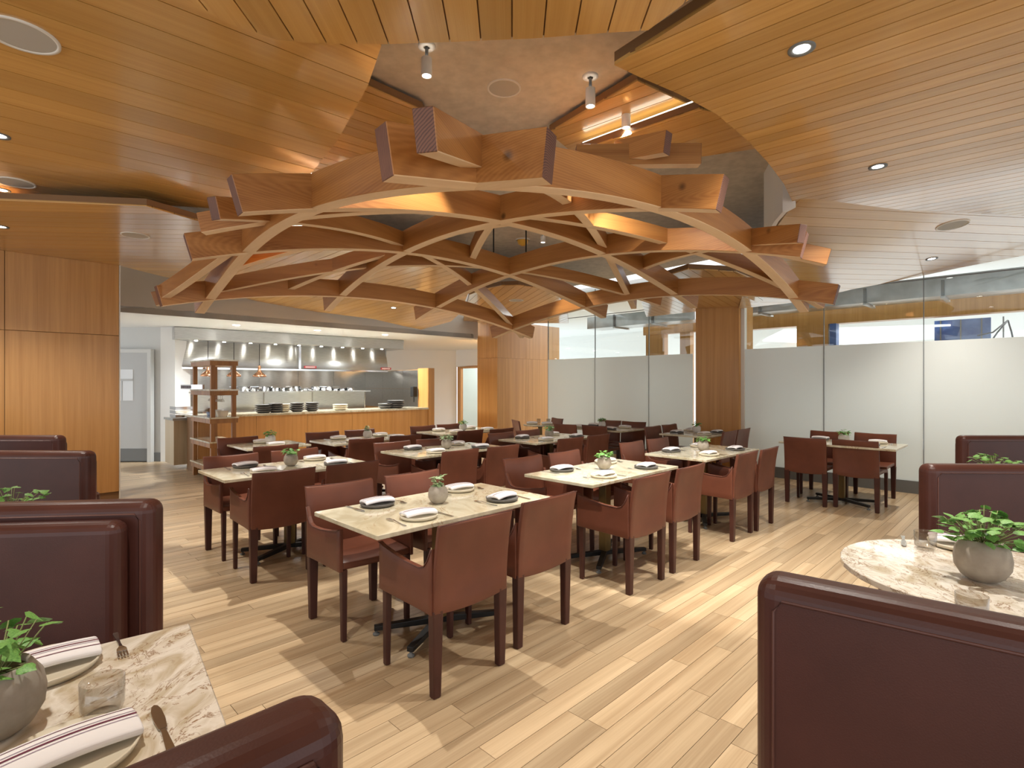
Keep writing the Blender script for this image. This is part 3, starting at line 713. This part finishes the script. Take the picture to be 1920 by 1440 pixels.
# ------------------------------------------------------------------ lamps, speakers, detectors
def lie_on(o, zf):
    x, y = o.location.x, o.location.y
    o.rotation_euler = Vector((-(zf(x+.1, y)-zf(x-.1, y))/.2, -(zf(x, y+.1)-zf(x, y-.1))/.2, 1)).to_track_quat('Z', 'Y').to_euler()
def spotlight(px, py, rel, label, tgt, watts=SPOT_W, vert=True):
    p = at(px, py, rel); r = tag(empty('spotlight', (p[0], p[1], Z(2.2))), label, 'spotlight', 'track spotlights in the recess')
    h = Z(rel)-Z(2.2)
    MB().lathe([(.055,0),(.055,-.012),(.02,-.014)], 20, caps=False).build('mount', M['offwhite'], r)
    MB().tube([(0,0,-.01),(0,0,h*.45)], .011).build('stem', M['dgrey'], r)
    MB().lathe([(.034,h*.42),(.036,h),(.03,h)], 20, caps=False).build('barrel', M['offwhite'], r)
    MB().lathe([(.029,h+.004),(.001,h+.003)], 16, caps=False).build('bulb', M['led'], r)
    lamp('beam_light', 'SPOT', (0,0,h-.02), watts, (1,.95,.87), r, Vector(tgt)-Vector((p[0], p[1], Z(2.2))), .025, 75, .35)
spotlight(800, 143, 2.0, 'glaring spotlight on the plaster recess left of its speaker', (-.5,3.3,0), 140)
spotlight(1107, 200, 1.98, 'white cylinder spotlight hanging from the recess right of the speaker', (.8,4.7,0))
spotlight(1174, 240, 2.0, 'bright spotlight shining above the near right beam end', (2.1,6.0,0))
spotlight(578, 325, 2.02, 'small bright spotlight glimpsed above the left beam end', (-2.0,4.9,0))
spotlight(1018, 455, 2.05, 'far spotlight glimpsed through the canopy beside amber detector', (.9,7.0,0), 70)
def downlight(px, py, zf, label, watts=DOWN_W):
    p = on_plane(zf, px, py); z = zf(*p)
    r = tag(empty('downlight', (p[0], p[1], z)), label, 'downlight', 'recessed ceiling downlights')
    MB().lathe([(.062,0),(.062,-.006),(.04,-.004),(.038,.0)], 24, caps=False).build('trim_ring', M['dgrey'], r)
    MB().lathe([(.038,-.002),(.001,-.0025)], 20, caps=False).build('lens', M['led'], r)
    lie_on(r, zf)
    lamp('beam_light', 'SPOT', (0,0,-.012), watts, (1,.94,.85), r, (0,0,-3), .04, 120, .8)
cz_ = lambda rel: (lambda x, y: Z(rel))
downlight(1503, 91, cz_(1.65), 'large recessed downlight in the upper right wood ceiling')
downlight(1646, 312, cz_(1.65), 'recessed downlight low in the right wood ceiling')
downlight(1747, 485, zr2, 'small downlight in the ceiling above the glass wall')
downlight(773, 543, zb1, 'upper of two downlights seen through the canopy left side')
downlight(738, 577, zb1, 'lower of two downlights seen through the canopy left side')
downlight(2, 425, cz_(1.55), 'downlight cut by left edge, lower wood ceiling')
downlight(3, 356, cz_(1.7), 'downlight cut by left edge, beside the narrow speaker', 15)
downlight(-2, 254, cz_(1.7), 'downlight cut by left edge, below the big speaker')
def downlight_xy(x, y, rel, label, watts):
    downlight(CX+F*x/y, CY-F*rel/y, cz_(rel), label, watts)
downlight_xy(-1.25, 1.45, 1.6, 'downlight over the lower left booth table, above the picture', 75)
downlight_xy(2.0, 1.75, 1.65, 'downlight over the right booth table, above the picture', 36)
def speaker(px, py, zf, r_, label, mat=None):
    p = on_plane(zf, px, py); z = zf(*p)
    r = tag(empty('ceiling_speaker', (p[0], p[1], z)), label, 'speaker', 'round ceiling speakers')
    MB().lathe([(r_,.001),(r_,-.008),(r_*.9,-.008),(r_*.89,-.003)], 40, caps=False).build('rim', M['offwhite'], r)
    MB().lathe([(r_*.9,-.004),(r_*.5,-.005),(.001,-.005)], 40, caps=False).build('grille', M['grille'], r); lie_on(r, zf)
speaker(945, 165, cz_(2.2), .125, 'round speaker in the plaster recess at top centre')
speaker(40, 66, cz_(1.7), .15, 'large round speaker at the upper left corner')
speaker(30, 342, cz_(1.7), .13, 'narrow looking round speaker low on the left ceiling')
speaker(254, 441, cz_(1.55), .13, 'round speaker in the lower left wood ceiling above veneer wall')
speaker(1786, 422, zr2, .14, 'round speaker in the pale ceiling at far right')
speaker(968, 563, cz_(1.5), .13, 'oval looking speaker seen through the canopy at its far end')
p = at(980, 449, 2.2); r = tag(empty('smoke_detector', (p[0], p[1], Z(2.2))), 'amber detector on the ceiling seen through the canopy', 'detector')
MB().lathe([(.11,0),(.11,-.02)], 24, caps=False).build('base', M['offwhite'], r); MB().lathe([(.085,-.015),(.07,-.07),(.02,-.1),(.001,-.1)], 20, caps=False).build('dome_cover', M['yellow'], r)
cv = at(1300, 207, 1.99); cw = at(1095, 281, 1.99)
t = Vector((cw[0]-cv[0], cw[1]-cv[1], 0)); o = MB().box(0, t.length, -.02, .02, 0, .02).build('cove_light', M['cove'], loc=(cv[0], cv[1], Z(2.03)), rz=math.atan2(t.y, t.x)); tag(o, 'glowing cove strip along the upper right wood fascia', 'light')
p = at(1467, 357, 1.9); o = MB().box(-.12, .12, -.02, .02, -.03, .03).build('air_vent', M['black'], loc=(p[0]-.03, p[1]-.04, Z(1.9)), rz=R(50)); tag(o, 'black slot vent at the curved plaster edge', 'vent')

# ------------------------------------------------------------------ chairs
def make_chair(arms):
    r = empty('armchair' if arms else 'side_chair', (0,0,0))
    w, yb, yf = .24, -.235, .225
    def back(a, b):
        x = (a*2-1)*w; s = 1-(a*2-1)**2
        z = .405+.43*b-.02*s*(1-b)-.006*s*b
        y = yb-.045*b*b+.018*s*math.sin(b*math.pi*.9+.2)
        return (x, y, z), (0, 1, 0)
    MB().grid(back, 10, 8, .026).build('backrest', M['leather'], r, bevel=.006)
    def seat(a, b):
        x = (a*2-1)*(w-.012); y = yb+.012+(yf-yb-.012)*b; s = (1-(a*2-1)**2)
        return (x, y, .452-.016*s*math.sin(b*math.pi)-.012*b**6-.006*s), (0, 0, 1)
    MB().grid(seat, 8, 8, .04).build('seat', M['leather'], r, bevel=.008)
    if arms:
        for s in (-1, 1):
            ys = [yb+.0, yb+.03, yb+.06, yb+.10, -.02, .1, .19, yf+.005]
            zt_ = [.72, .66, .625, .613, .617, .632, .648, .662]
            def arm(a, b):
                i = min(int(a*7+1e-6), 7); z0 = .40+.01*a
                return (s*(w-.002), ys[i], z0+(zt_[i]-z0)*b), (1, 0, 0)
            MB().grid(arm, 7, 4, .024).build('armrest', M['leather'], r, bevel=.005)
            p = [(s*(w+.012), ys[i], zt_[i]-.003) for i in range(8)]
            MB().tube(p, .003, 5).build('piping', M['stitch'], r)
    MB().tube([(-w, yb-.045-.012, .835), (0, yb-.04, .829), (w, yb-.045-.012, .835)], .003, 5).build('piping', M['stitch'], r)
    for sx in (-1, 1):
        x = sx*(w-.026)
        lo = [(x-.022, yb-.005), (x+.022, yb-.005), (x+.022, yb+.035), (x-.022, yb+.035)]
        hi = [(x-.03, yb-.012), (x+.03, yb-.012), (x+.03, yb+.035), (x-.03, yb+.035)]
        MB().hexa([(*p, 0) for p in lo], [(*p, .42) for p in hi]).build('leg', M['leg'], r, bevel=.006)
        lo = [(x-.014, yf-.034), (x+.014, yf-.034), (x+.014, yf), (x-.014, yf)]
        hi = [(x-.018, yf-.042), (x+.018, yf-.042), (x+.018, yf), (x-.018, yf)]
        MB().hexa([(*p, 0) for p in lo], [(*p, .42) for p in hi]).build('leg', M['leg'], r, bevel=.006)
    return r
PROTO = {}
o_pairs = {}
def chair(arms, pl, pr, facing, label, group, rot):
    """pl, pr: where the top corners of its back are seen"""
    mx, my = (pl[0]+pr[0])/2, (pl[1]+pr[1])/2
    x, y = at(mx, my, .835-CH)
    f = Vector((math.sin(R(facing+rot)), math.cos(R(facing+rot)), 0))
    c = Vector((x, y, 0))+f*.285
    key = arms
    if key not in PROTO: PROTO[key] = make_chair(arms); o = PROTO[key]
    else: o = copy_tree(PROTO[key])
    o.location = c; o.rotation_euler.z = -R(facing+rot)
    tag(o, label, 'chair', group)
    o_pairs.setdefault((round(facing), label.split(' of ')[-1]), []).append((o, f))
    return o

# ------------------------------------------------------------------ tables and place settings
def make_base(r, L_, W_, top=.735):
    MB().box(-.037, .037, -.037, .037, .07, top).build('column', M['bronze'], r, bevel=.004)
    MB().box(-.2, .2, -.14, .14, top-.012, top).build('mount_plate', M['black'], r)
    for sx in (-1, 1):
        for sy in (-1, 1):
            ex, ey = sx*L_*.27, sy*W_*.27; a = math.atan2(ey, ex); ln = math.hypot(ex, ey)
            m = Matrix.Rotation(a, 4, 'Z')
            f = MB(); f.hexa([m @ Vector(p) for p in ((0,-.024,.035),(ln,-.02,.03),(ln,.02,.03),(0,.024,.035))], [m @ Vector(p) for p in ((0,-.024,.075),(ln,-.02,.058),(ln,.02,.058),(0,.024,.075))])
            ft = f.build('foot', M['black'], r, bevel=.004)
            MB().lathe([(.018,0),(.02,.004),(.02,.012),(.008,.016),(.008,.04)], 12, (ex*.97, ey*.97, 0), caps=False).build('glide', M['dgrey'], ft)
def table(c, ang, L_, W_, label, round_=False):
    r = tag(empty('dining_table', (c[0], c[1], 0), -R(ang)+math.pi/2), label, 'table', 'marble dining tables')
    if round_: MB().lathe([(L_/2,.735),(L_/2,.76)], 40).build('tabletop', M['marble'], r, bevel=.003, seg=1)
    else: MB().box(-L_/2, L_/2, -W_/2, W_/2, .735, .76).build('tabletop', M['marble'], r, bevel=.003, seg=1)
    make_base(r, L_, W_); return r
TT = .7605
SP = {}
def napkin_mesh():
    mb = MB(); n = 14
    def fn(a, b):
        x = (a-.5)*.19; y = (b-.5)*.10
        return (x, y, .012+.010*math.sin(a*2.6+.3)-.01*(abs(b-.5)*2)**3), (0, 0, 1)
    mb.grid(fn, n, 8, .014); return mb
def setting_protos():
    p = tag(MB().lathe([(.07,0),(.098,.004),(.105,.02),(.102,.021),(.094,.012),(.001,.011)], 32, caps=False).build('plate', M['pdark']), None, 'plate')
    SP['dark'] = p
    q = p.copy(); q.data = p.data.copy(); q.data.materials.clear(); q.data.materials.append(M['pcream']); COL.objects.link(q); SP['cream'] = q
    nk = napkin_mesh().build('napkin', M['napkin'], bevel=.005)
    def line(y0, y1, mat):
        mb = MB(); n = 14; vs_ = []
        for i in range(n+1):
            a = i/n; x = (a-.5)*.188
            for y in (y0, y1): vs_.append((x, y, .012+.010*math.sin(a*2.6+.3)-.01*(abs(y/.10)*2)**3+.0078))
        mb.add(vs_, [(2*i, 2*i+1, 2*i+3, 2*i+2) for i in range(n)]); mb.build('stripe', mat, nk)
    line(-.004, .002, M['stripe']); line(.008, .0105, M['stripe2']); line(-.014, -.0115, M['stripe2']); line(.026, .029, M['stripe'])
    SP['napkin'] = nk
    fk = MB()
    def blade(pts_, z=.002):
        vs_ = []; 
        for x, w, zz in pts_: vs_ += [(x, -w, zz), (x, w, zz), (x, w, zz+.0022), (x, -w, zz+.0022)]
        n = len(pts_); fs_ = []
        for i in range(n-1):
            for k in range(4): fs_.append((i*4+k, (i+1)*4+k, (i+1)*4+(k+1)%4, i*4+(k+1)%4))
        return vs_, fs_+[(0,1,2,3), tuple((n-1)*4+3-k for k in range(4))]
    fk.add(*blade([(-.1,.005,.001),(-.09,.007,.001),(-.05,.004,.002),(.0,.003,.006),(.03,.004,.009),(.045,.011,.008),(.055,.012,.005)]))
    for k in range(4):
        y = (k-1.5)*.0066; fk.box(.054, .092, y-.0019, y+.0019, .0045, .0065)
    SP['fork'] = tag(fk.build('fork', M['cutlery']), None, 'fork')
    kf = MB(); kf.add(*blade([(-.105,.0075,.001),(-.09,.008,.001),(-.02,.005,.003),(-.005,.0055,.003)])); kf.add(*blade([(-.004,.008,.003),(.04,.011,.003),(.08,.010,.003),(.1,.006,.003),(.106,.001,.003)]))
    SP['knife'] = tag(kf.build('knife', M['cutlery']), None, 'knife')
setting_protos()
USED = set()
def put(key, loc, rz, label, cat, group):
    src = SP[key]
    if key in USED: o = copy_tree(src)
    else: o = src; USED.add(key)
    o.location = loc; o.rotation_euler.z = rz; tag(o, label, cat, group); return o
def place(c, face, where, plate='dark', jit=0, extra='', cut=True):
    """face: azimuth the sitter looks along"""
    f = Vector((math.sin(R(face)), math.cos(R(face)), 0)); rt = Vector((f.y, -f.x, 0)); c = Vector((c[0], c[1], TT))
    a = -R(face)
    nice = 'dark' if plate == 'dark' else 'cream'
    put(plate, c, 0, '%s plate under napkin, %s' % (nice, where), 'plate', 'plates under napkins')
    put('napkin', c+Vector((0,0,.0225)), a+R(jit), 'white striped napkin, %s' % where, 'napkin', 'folded striped napkins')
    if cut:
        put('fork', c-rt*.145+f*.0, a+math.pi/2+R(jit*.5), 'steel fork, %s' % where, 'fork', 'table forks')
        put('knife', c+rt*.145-f*.01, a+math.pi/2-R(jit*.4), 'steel knife, %s' % where, 'knife', 'table knives')
# plants
def leaf_mesh(size):
    mb = MB(); pr = [(0,0),(.25,-.1),(.5,.12),(.42,.42),(.2,.62),(0,.9),(-.2,.62),(-.42,.42),(-.5,.12),(-.25,-.1)]
    vs_ = [(0,.25*size,.04*size)]+[(x*size, y*size, -.12*size*abs(x)*2-.08*size*max(0,y-.5)) for x, y in pr]
    n = len(pr); mb.add(vs_, [(0, 1+i, 1+(i+1)%n) for i in range(n)], True); return mb
def plant(loc, r_, n, spread, height, label, tall=False, pale=False, leafparts=False, seed=0, lmat='leaf', wide=1.0):
    rr = random.Random(seed)
    o = tag(empty('potted_plant', loc), label, 'plant', 'potted plants on the tables')
    h = r_*1.75
    MB().lathe([(r_*.45,0),(r_*.75,h*.12),(r_*.96,h*.33),(r_,h*.55),(r_*.93,h*.78),(r_*.72,h*.97),(r_*.68,h),(r_*.6,h*.97),(r_*.6,h*.85)], 32, caps=False).build('pot', M['potpale' if pale else 'pot'], o)
    MB().lathe([(r_*.64,h*.9),(r_*.3,h*.95),(.001,h*.96)], 20, caps=False).build('moss', M['soil'], o)
    fol = MB(); st = MB(); protos = [leaf_mesh(s) for s in (1.0,)]
    base = protos[0]
    lm = base.mesh('leaf', M[lmat]) if leafparts else None
    for i in range(n):
        a = rr.uniform(0, 6.283); q = math.sqrt(rr.random()); zz = h*.95+height*(rr.random()**.7)*(1-.45*q) if not tall else h*.95+height*rr.random()
        if tall: q *= .55
        p = Vector((math.cos(a)*q*spread*wide, math.sin(a)*q*spread, zz)); sz = r_*rr.uniform(.4,.62)*(1 if not tall else .9)
        m = Matrix.Translation(p) @ Matrix.Rotation(a-math.pi/2+rr.uniform(-.6,.6), 4, 'Z') @ Matrix.Rotation(rr.uniform(-.75,.25), 4, 'X') @ Matrix.Rotation(rr.uniform(-.4,.4), 4, 'Y') @ Matrix.Scale(sz, 4)
        if leafparts:
            lo_ = bpy.data.objects.new('leaf', lm); COL.objects.link(lo_); lo_.parent = o; lo_.matrix_local = m
        else: fol.add([m @ Vector(v) for v in base.v], base.f, True)
        if i % (1 if leafparts else 3) == 0: st.tube([(p.x*.15, p.y*.15, h*.9), (p.x*.6, p.y*.6, (h*.9+p.z)/2), tuple(p)], r_*.018, 4)
    if not leafparts: fol.build('foliage', M[lmat], o)
    st.build('stems', M['stem'], o)
    return o

UZ = 45
TD = {}
def uv(c, u, v, ang=UZ):
    a = R(ang); return (c[0]+math.sin(a)*u-math.cos(a)*v, c[1]+math.cos(a)*u+math.sin(a)*v)
tables = [
 ('T1', (-.445,3.315), 45, 1.29, .69, 'the nearest centre table', 'marble table nearest the camera in the middle of the room'),
 ('T2', (.80,4.62), 45, 1.29, .69, 'the second front row table', 'second marble table of the front row, right of the nearest one'),
 ('T3', (2.12,5.92), 46, 1.29, .69, 'the third front row table', 'third marble table of the front row, before the right pillar'),
 ('T4', (-2.0,4.82), 45, 1.29, .69, 'the left middle row table', 'left marble table of the middle row, nearest the veneer wall'),
 ('T5', (-.75,6.12), 45, 1.29, .69, 'the centre middle row table', 'centre marble table of the middle row'),
 ('T6', (.515,7.38), 45, 1.29, .69, 'the right middle row table', 'right marble table of the middle row'),
 ('T7', (-2.98,6.58), 45, .75, .69, 'the small table by the shelf', 'small marble table in front of the walnut shelf'),
 ('T8', (-1.96,7.25), 45, 1.29, .69, 'the back row table at the counter', 'marble table of the back row before the kitchen counter'),
 ('T9', (-.78,8.5), 45, 1.29, .69, 'the back row table near the doorway', 'marble table of the back row near the doorway'),
 ('T10', (1.50,9.1), 135, 1.29, .74, 'the glass wall table left of the pillar', 'marble table along the frosted glass left of the pillar'),
 ('T11', (2.80,8.10), 45, .95, .74, 'the table before the right pillar', 'marble table standing right before the square pillar'),
 ('T12', (4.15,6.75), 135, 1.25, .74, 'the glass wall table right of the pillar', 'marble table along the frosted glass right of the pillar'),
]
desc = {}
for k, c, ang, L_, W_, d, lab in tables:
    TD[k] = (c, ang, L_, W_); desc[k] = d; table(c, ang, L_, W_, lab)
desc['T13'] = 'the small round table'
table((.52,9.9), 0, .62, .62, 'small round marble table beside the wide back pillar', True)
seq = 0
for k, c, ang, L_, W_, d, lab in tables:
    seats = ((-.3,-.2,'near left'),(.34,-.2,'near right'),(-.3,.23,'far left'),(.34,.23,'far right')) if L_ > 1.2 else ((0,-.2,'near'),(0,.23,'far'))
    if k == 'T11': seats = ((-.2,-.2,'near left'),(.24,-.2,'near right'),(-.2,.23,'far left'),(.24,.23,'far right'))
    for u, v, nm in seats:
        p = uv(c, u, v, ang); face = (ang-90) if v < 0 else (ang+90)
        dark = nm in ('far left', 'near right', 'far') if k not in ('T7','T8','T9') else False
        seq += 1
        cutl = k not in ('T9',)
        place(p, face, '%s place of %s' % (nm, desc[k]), 'dark' if dark else 'cream', random.Random(seq).uniform(-9, 9), cut=cutl)
    pale = k in ('T8','T9','T11','T12','T7','T10')
    plant((*uv(c, .02 if k != 'T1' else 0, .02, ang), TT), .062, 46, .066, .075, '%s pot with green plant, %s' % ('pale' if pale else 'grey', desc[k]), tall=k in ('T1','T8'), pale=pale, seed=seq, lmat='leaf2' if k in ('T1','T8','T5') else 'leaf')
for i, (dx, dy) in enumerate(((-.15,.0),(.12,-.08))):
    place((.52+dx, 9.9+dy), (0,180)[i], '%s place of the small round table' % ('left','right')[i], 'cream', 5, cut=False)
for i, (dx, dy) in enumerate(((-.02,.15),(.16,.12))):
    o = MB().lathe([(.03,0),(.036,.01),(.038,.09),(.035,.09),(.033,.012),(.001,.01)], 16, caps=False).build('tumbler', M['tumbler'], loc=(.52+dx, 9.9+dy, TT)); tag(o, '%s clear tumbler on the small round table' % ('left','right')[i], 'glass')

A_ = True
chairs = [
 ('T1', A_, 'near left', (827,985),(965,955), -45), ('T1', A_, 'near right', (976,940),(1090,923), -45),
 ('T1', A_, 'far left', (570.4,913.3),(703.7,895), 135), ('T1', A_, 'far right', (722.5,894),(823,877.5), 135),
 ('T2', A_, 'near left', (1190.8,897.5),(1260,883.3), -45), ('T2', A_, 'near right', (1270.6,880),(1325.6,866), -45),
 ('T2', A_, 'far left', (943,861),(1015.6,851.5), 135), ('T2', A_, 'far right', (1026.6,850.4),(1086.5,841.6), 135),
 ('T3', A_, 'near left', (1385,852),(1421,844.5), -45), ('T3', A_, 'near right', (1427.6,843.5),(1461,836), -45),
 ('T3', A_, 'far left', (1160.5,831.5),(1205.5,824.3), 135), ('T3', A_, 'far right', (1213,823),(1251.5,819.5), 135),
 ('T4', A_, 'near left', (473.6,888),(596.7,874.4), -45), ('T4', A_, 'near right', (614.4,873),(713,862), -45),
 ('T4', A_, 'far left', (380.4,857),(487,848), 135), ('T4', A_, 'far right', (506.5,845),(599,839), 135),
 ('T5', A_, 'near left', (829.6,847.5),(901,839.4), -45), ('T5', A_, 'near right', (915,838),(976,832.5), -45),
 ('T5', A_, 'far left', (701.5,830.6),(768.7,825.6), 135), ('T5', A_, 'far right', (782,823.7),(840.6,820), 135),
 ('T6', A_, 'near left', (1048.4,823.9),(1094.8,817.6), -45), ('T6', A_, 'near right', (1103,816),(1144.5,813.5), -45),
 ('T6', A_, 'far left', (915,813.4),(962,808.7), 135), ('T6', A_, 'far right', (967.7,807),(1010.4,805), 135),
 ('T7', A_, 'near', (476.7,837.8),(561,832), -45), ('T7', A_, 'far', (408.9,822),(483,817), 135),
 ('T8', A_, 'near left', (656,824),(721,819), -45), ('T8', A_, 'near right', (732.5,817.5),(791,813.7), -45),
 ('T8', A_, 'far left', (573,811),(635.8,808.3), 135), ('T8', A_, 'far right', (645.8,806.7),(702.5,803.8), 135),
 ('T9', A_, 'near left', (861,808),(910,805), -45), ('T9', A_, 'near right', (919,805.6),(960.4,801.7), -45),
 ('T9', A_, 'far left', (770.8,799.7),(816,796.7), 135), ('T9', A_, 'far right', (823,796),(856.7,794), 135),
 ('T10', False, 'near left', (1045,795),(1082.5,796), 45), ('T10', False, 'near right', (1087,796),(1128.8,799), 45),
 ('T10', False, 'far left', (1125.8,787.5),(1163,788), 225), ('T10', False, 'far right', (1168.8,790),(1208.8,791), 225),
 ('T11', False, 'left back', (1209,800),(1237,798), 135), ('T11', False, 'left front', (1240.8,796),(1267.5,795), 135),
 ('T11', False, 'right front', (1358.8,809),(1380,807.5), -45), ('T11', False, 'right back', (1385,805),(1405.6,803), -45),
 ('T12', False, 'near left', (1471.7,819),(1547,822.7), 45), ('T12', False, 'near right', (1558,823),(1642.7,827.7), 45),
 ('T12', False, 'far left', (1522.7,807),(1591.7,810.7), 225), ('T12', False, 'far right', (1601,811),(1676.7,814), 225),
 ('T13', False, 'left', (951,788),(981,788), 75), ('T13', False, 'right', (1030.5,783.8),(1060.8,784.3), 250),
]
for i, (k, arms, nm, pl, pr, fc) in enumerate(chairs):
    jit = random.Random(i+50).uniform(-1.5, 1.5)
    chair(arms, pl, pr, fc, 'leather %s, %s seat of %s' % ('armchair' if arms else 'side chair', nm, desc[k]), 'leather chairs around the tables', jit)

for k, l in o_pairs.items():           # neighbours keep elbow room
    for a in range(len(l)-1):
        (o1, f1), (o2, f2) = l[a], l[a+1]
        side = Vector((f1.y, -f1.x, 0)); d = o2.location-o1.location; s = d.dot(side)
        if 0 < abs(s) < .525:
            m = (.525-abs(s))/2*(1 if s > 0 else -1); o1.location -= side*m; o2.location += side*m
# ------------------------------------------------------------------ booths
def booth(end, az, face, length, label, padside=True):
    """end: aisle end of the back; az: azimuth in which the back runs away from the aisle; face: +1/-1 side the pad is on"""
    r = tag(empty('booth_bench', (end[0], end[1], 0), math.pi/2-R(az)), label, 'bench', 'leather booth benches')
    s = face
    MB().box(0, length, -.06, .06, .0, 1.05).build('back_shell', M['booth'], r, bevel=.045, seg=6)
    y0, y1 = (.055, .15) if s > 0 else (-.15, -.055)
    MB().box(.07, length, y0, y1, .42, .995).build('back_pad', M['booth'], r, bevel=.04, seg=5)
    y0, y1 = (.06, .55) if s > 0 else (-.55, -.06)
    MB().box(.08, length, y0, y1, .12, .45).build('seat', M['booth'], r, bevel=.04, seg=4)
    for q in (-1, 1):
        MB().tube([(.042,.0605*q,.0),(.042,.0605*q,.98),(.06,.0605*q,1.006),(length,.0605*q,1.006)], .0035, 6).build('piping', M['stitch'], r)
    return r
booth((-1.38,2.10), -97, 1, 2.2, 'brown leather booth back facing the corner marble table at left')
booth((-2.83,3.62), -90, -1, 2.6, 'second brown leather booth back from the front on the left')
booth((-3.95,4.72), -90, -1, 2.6, 'farthest booth back by the veneer wall, purple sheen on top')
booth((-.26,.785), -135, -1, 1.6, 'brown leather booth back at bottom left, seen from behind')
booth((.60,1.30), 127, 1, 2.0, 'large dark booth back at bottom right with rounded brown top')
booth((2.32,3.03), 92, 1, 2.6, 'middle booth back on the right, behind the round ended table')
booth((3.92,4.71), 92, 1, 3.0, 'farthest booth back on the right, before the glass wall')

# ------------------------------------------------------------------ booth tables
def poly_table(poly, c, rz, label, mat):
    r = tag(empty('booth_table', (c[0], c[1], 0), rz), label, 'table')
    MB().prism(poly, .735, .76).build('tabletop', mat, r, bevel=.003, seg=1); make_base(r, 1.1, .7); return r
# left: rectangle with its aisle end on the right
ta = Vector((-1.0,1.66,0)); eu = Vector((math.sin(R(52)), math.cos(R(52)), 0)); ev = Vector((math.cos(R(42))*.67+.07, -.74, 0)).normalized()
cT = ta-eu*.62+ev*.38
poly_table([tuple(p)[:2] for p in (ta-cT, ta+ev*.76-cT, ta+ev*.76-eu*1.25-cT, ta-eu*1.25-cT)], cT, 0, 'veined marble booth table at the lower left corner', M['marble2'])
cr = Vector((1.83,2.09)); dv = Vector((.707,-.707)); du = Vector((.707,.707)); rr_ = .47
pl_ = [tuple(dv*(-rr_*math.sin(a))+du*(rr_*math.cos(a))) for a in [math.pi*k/20 for k in range(21)]]
pl_ += [tuple(dv*1.0-du*rr_), tuple(dv*1.0+du*rr_)]
poly_table(pl_, cr, 0, 'round ended veined marble booth table on the right', M['marble2'])
plant((*at(-8, 1378, .76-CH), TT), .083, 30, .085, .15, 'ivy in a round grey bowl on the lower left booth table', leafparts=True, seed=4)
plant((*at(1842, 1088, .76-CH), TT), .088, 85, .125, .15, 'large leafy ivy in a grey bowl on the right booth table', leafparts=True, seed=9)
plant((-2.45,2.62,TT), .08, 45, .13, .15, 'bushy green plant behind the left booth back', leafparts=True, seed=12)
plant((3.55,3.95,TT), .08, 40, .14, .12, 'bushy green plant between the two far right booths', leafparts=True, seed=15)
poly_table([(-.6,-.38),(.6,-.38),(.6,.38),(-.6,.38)], (-2.75,2.72), R(25), 'marble table hidden behind the left booth back', M['marble2'])
poly_table([(-.5,-.38),(.7,-.38),(.7,.38),(-.5,.38)], (3.75,3.86), R(-20), 'marble table between the two far right booths', M['marble2'])
def booth_place(px, py, face, where, jit=0, cut=()):
    c = at(px, py, TT+.012-CH); c3 = Vector((c[0], c[1], TT))
    o = put('cream', c3, 0, 'cream plate under a striped napkin, %s' % where, 'plate', 'plates under napkins'); o.scale = (1.15,1.15,1)
    o = put('napkin', c3+Vector((0,0,.0225)), -R(face)+R(jit), 'white napkin with plum stripes, %s' % where, 'napkin', 'folded striped napkins'); o.scale = (1.2,1.1,1)
booth_place(82, 1250, 135, 'far side of the lower left booth table', 0)
booth_place(128, 1415, -45, 'near side of the lower left booth table', 3)
booth_place(1800, 1020, 225, 'far side of the right booth table', 10)
def px_item(key, px, py, az, label, cat, group):
    c = at(px, py, TT-CH); put(key, (c[0], c[1], TT), math.pi/2-R(az), label, cat, group)
px_item('fork', 224, 1211, 138, 'fork on the lower left booth table beside the far napkin', 'fork', 'table forks')
px_item('knife', 305, 1368, -42, 'knife on the lower left booth table near the table edge', 'knife', 'table knives')
px_item('knife', 1694, 1015, 215, 'knife on the right booth table beside the clear tumbler', 'knife', 'table knives')
def tumbler(px, py, label):
    c = at(px, py, TT-CH); r = tag(empty('tumbler', (c[0], c[1], TT)), label, 'glass', 'clear tumblers')
    MB().lathe([(.028,.0),(.036,.006),(.041,.02),(.0425,.08),(.041,.08),(.0395,.022),(.034,.012),(.001,.010)], 28, caps=False).build('bowl', M['tumbler'], r)
    MB().lathe([(.029,.0),(.030,.004),(.001,.006)], 24, caps=False).build('foot', M['tumbler'], r)
tumbler(192, 1340, 'clear tumbler on the lower left booth table')
tumbler(1735, 1030, 'clear tumbler on the right booth table beside the plant')
tumbler(1822, 1162, 'clear tumbler half hidden behind the big right booth back')

# ------------------------------------------------------------------ lamps of the kitchen and of the back room
for i, (x, y) in enumerate(kitchen_lights):
    r = tag(empty('kitchen_downlight', (x, y, 2.6)), '%s recessed kitchen light before the hood' % ('left','middle','right','farthest right')[i], 'downlight')
    MB().lathe([(.06,0),(.06,-.006),(.001,-.006)], 20, caps=False).build('lens', M['led'], r)
    lamp('beam_light', 'SPOT', (0,0,-.03), 215, (.95,.98,1), r, (0,0,-3), .1, 150, .9)
for i, (x, y) in enumerate(((7.6,11.0),(4.6,14.4),(10.2,8.6))):
    r = tag(empty('panel_light', (x, y, Z(2.09))), '%s ceiling light of the room behind the glass' % ('middle','left','right')[i], 'light')
    MB().box(-.3, .3, -.3, .3, -.03, 0).build('diffuser', M['lightbox'], r)
    lamp('panel_glow', 'AREA', (0,0,-.05), (65,115,58)[i], (1,1,.98), r, (0,0,-3), 1.4)
r = tag(empty('corridor_light', (-.6,17.9,2.55)), 'ceiling light inside the far doorway', 'light')
MB().lathe([(.12,0),(.12,-.02),(.001,-.02)], 20, caps=False).build('lens', M['led'], r)
lamp('beam_light', 'POINT', (0,0,-.1), 35, (.9,1,.98), r, None, .1)
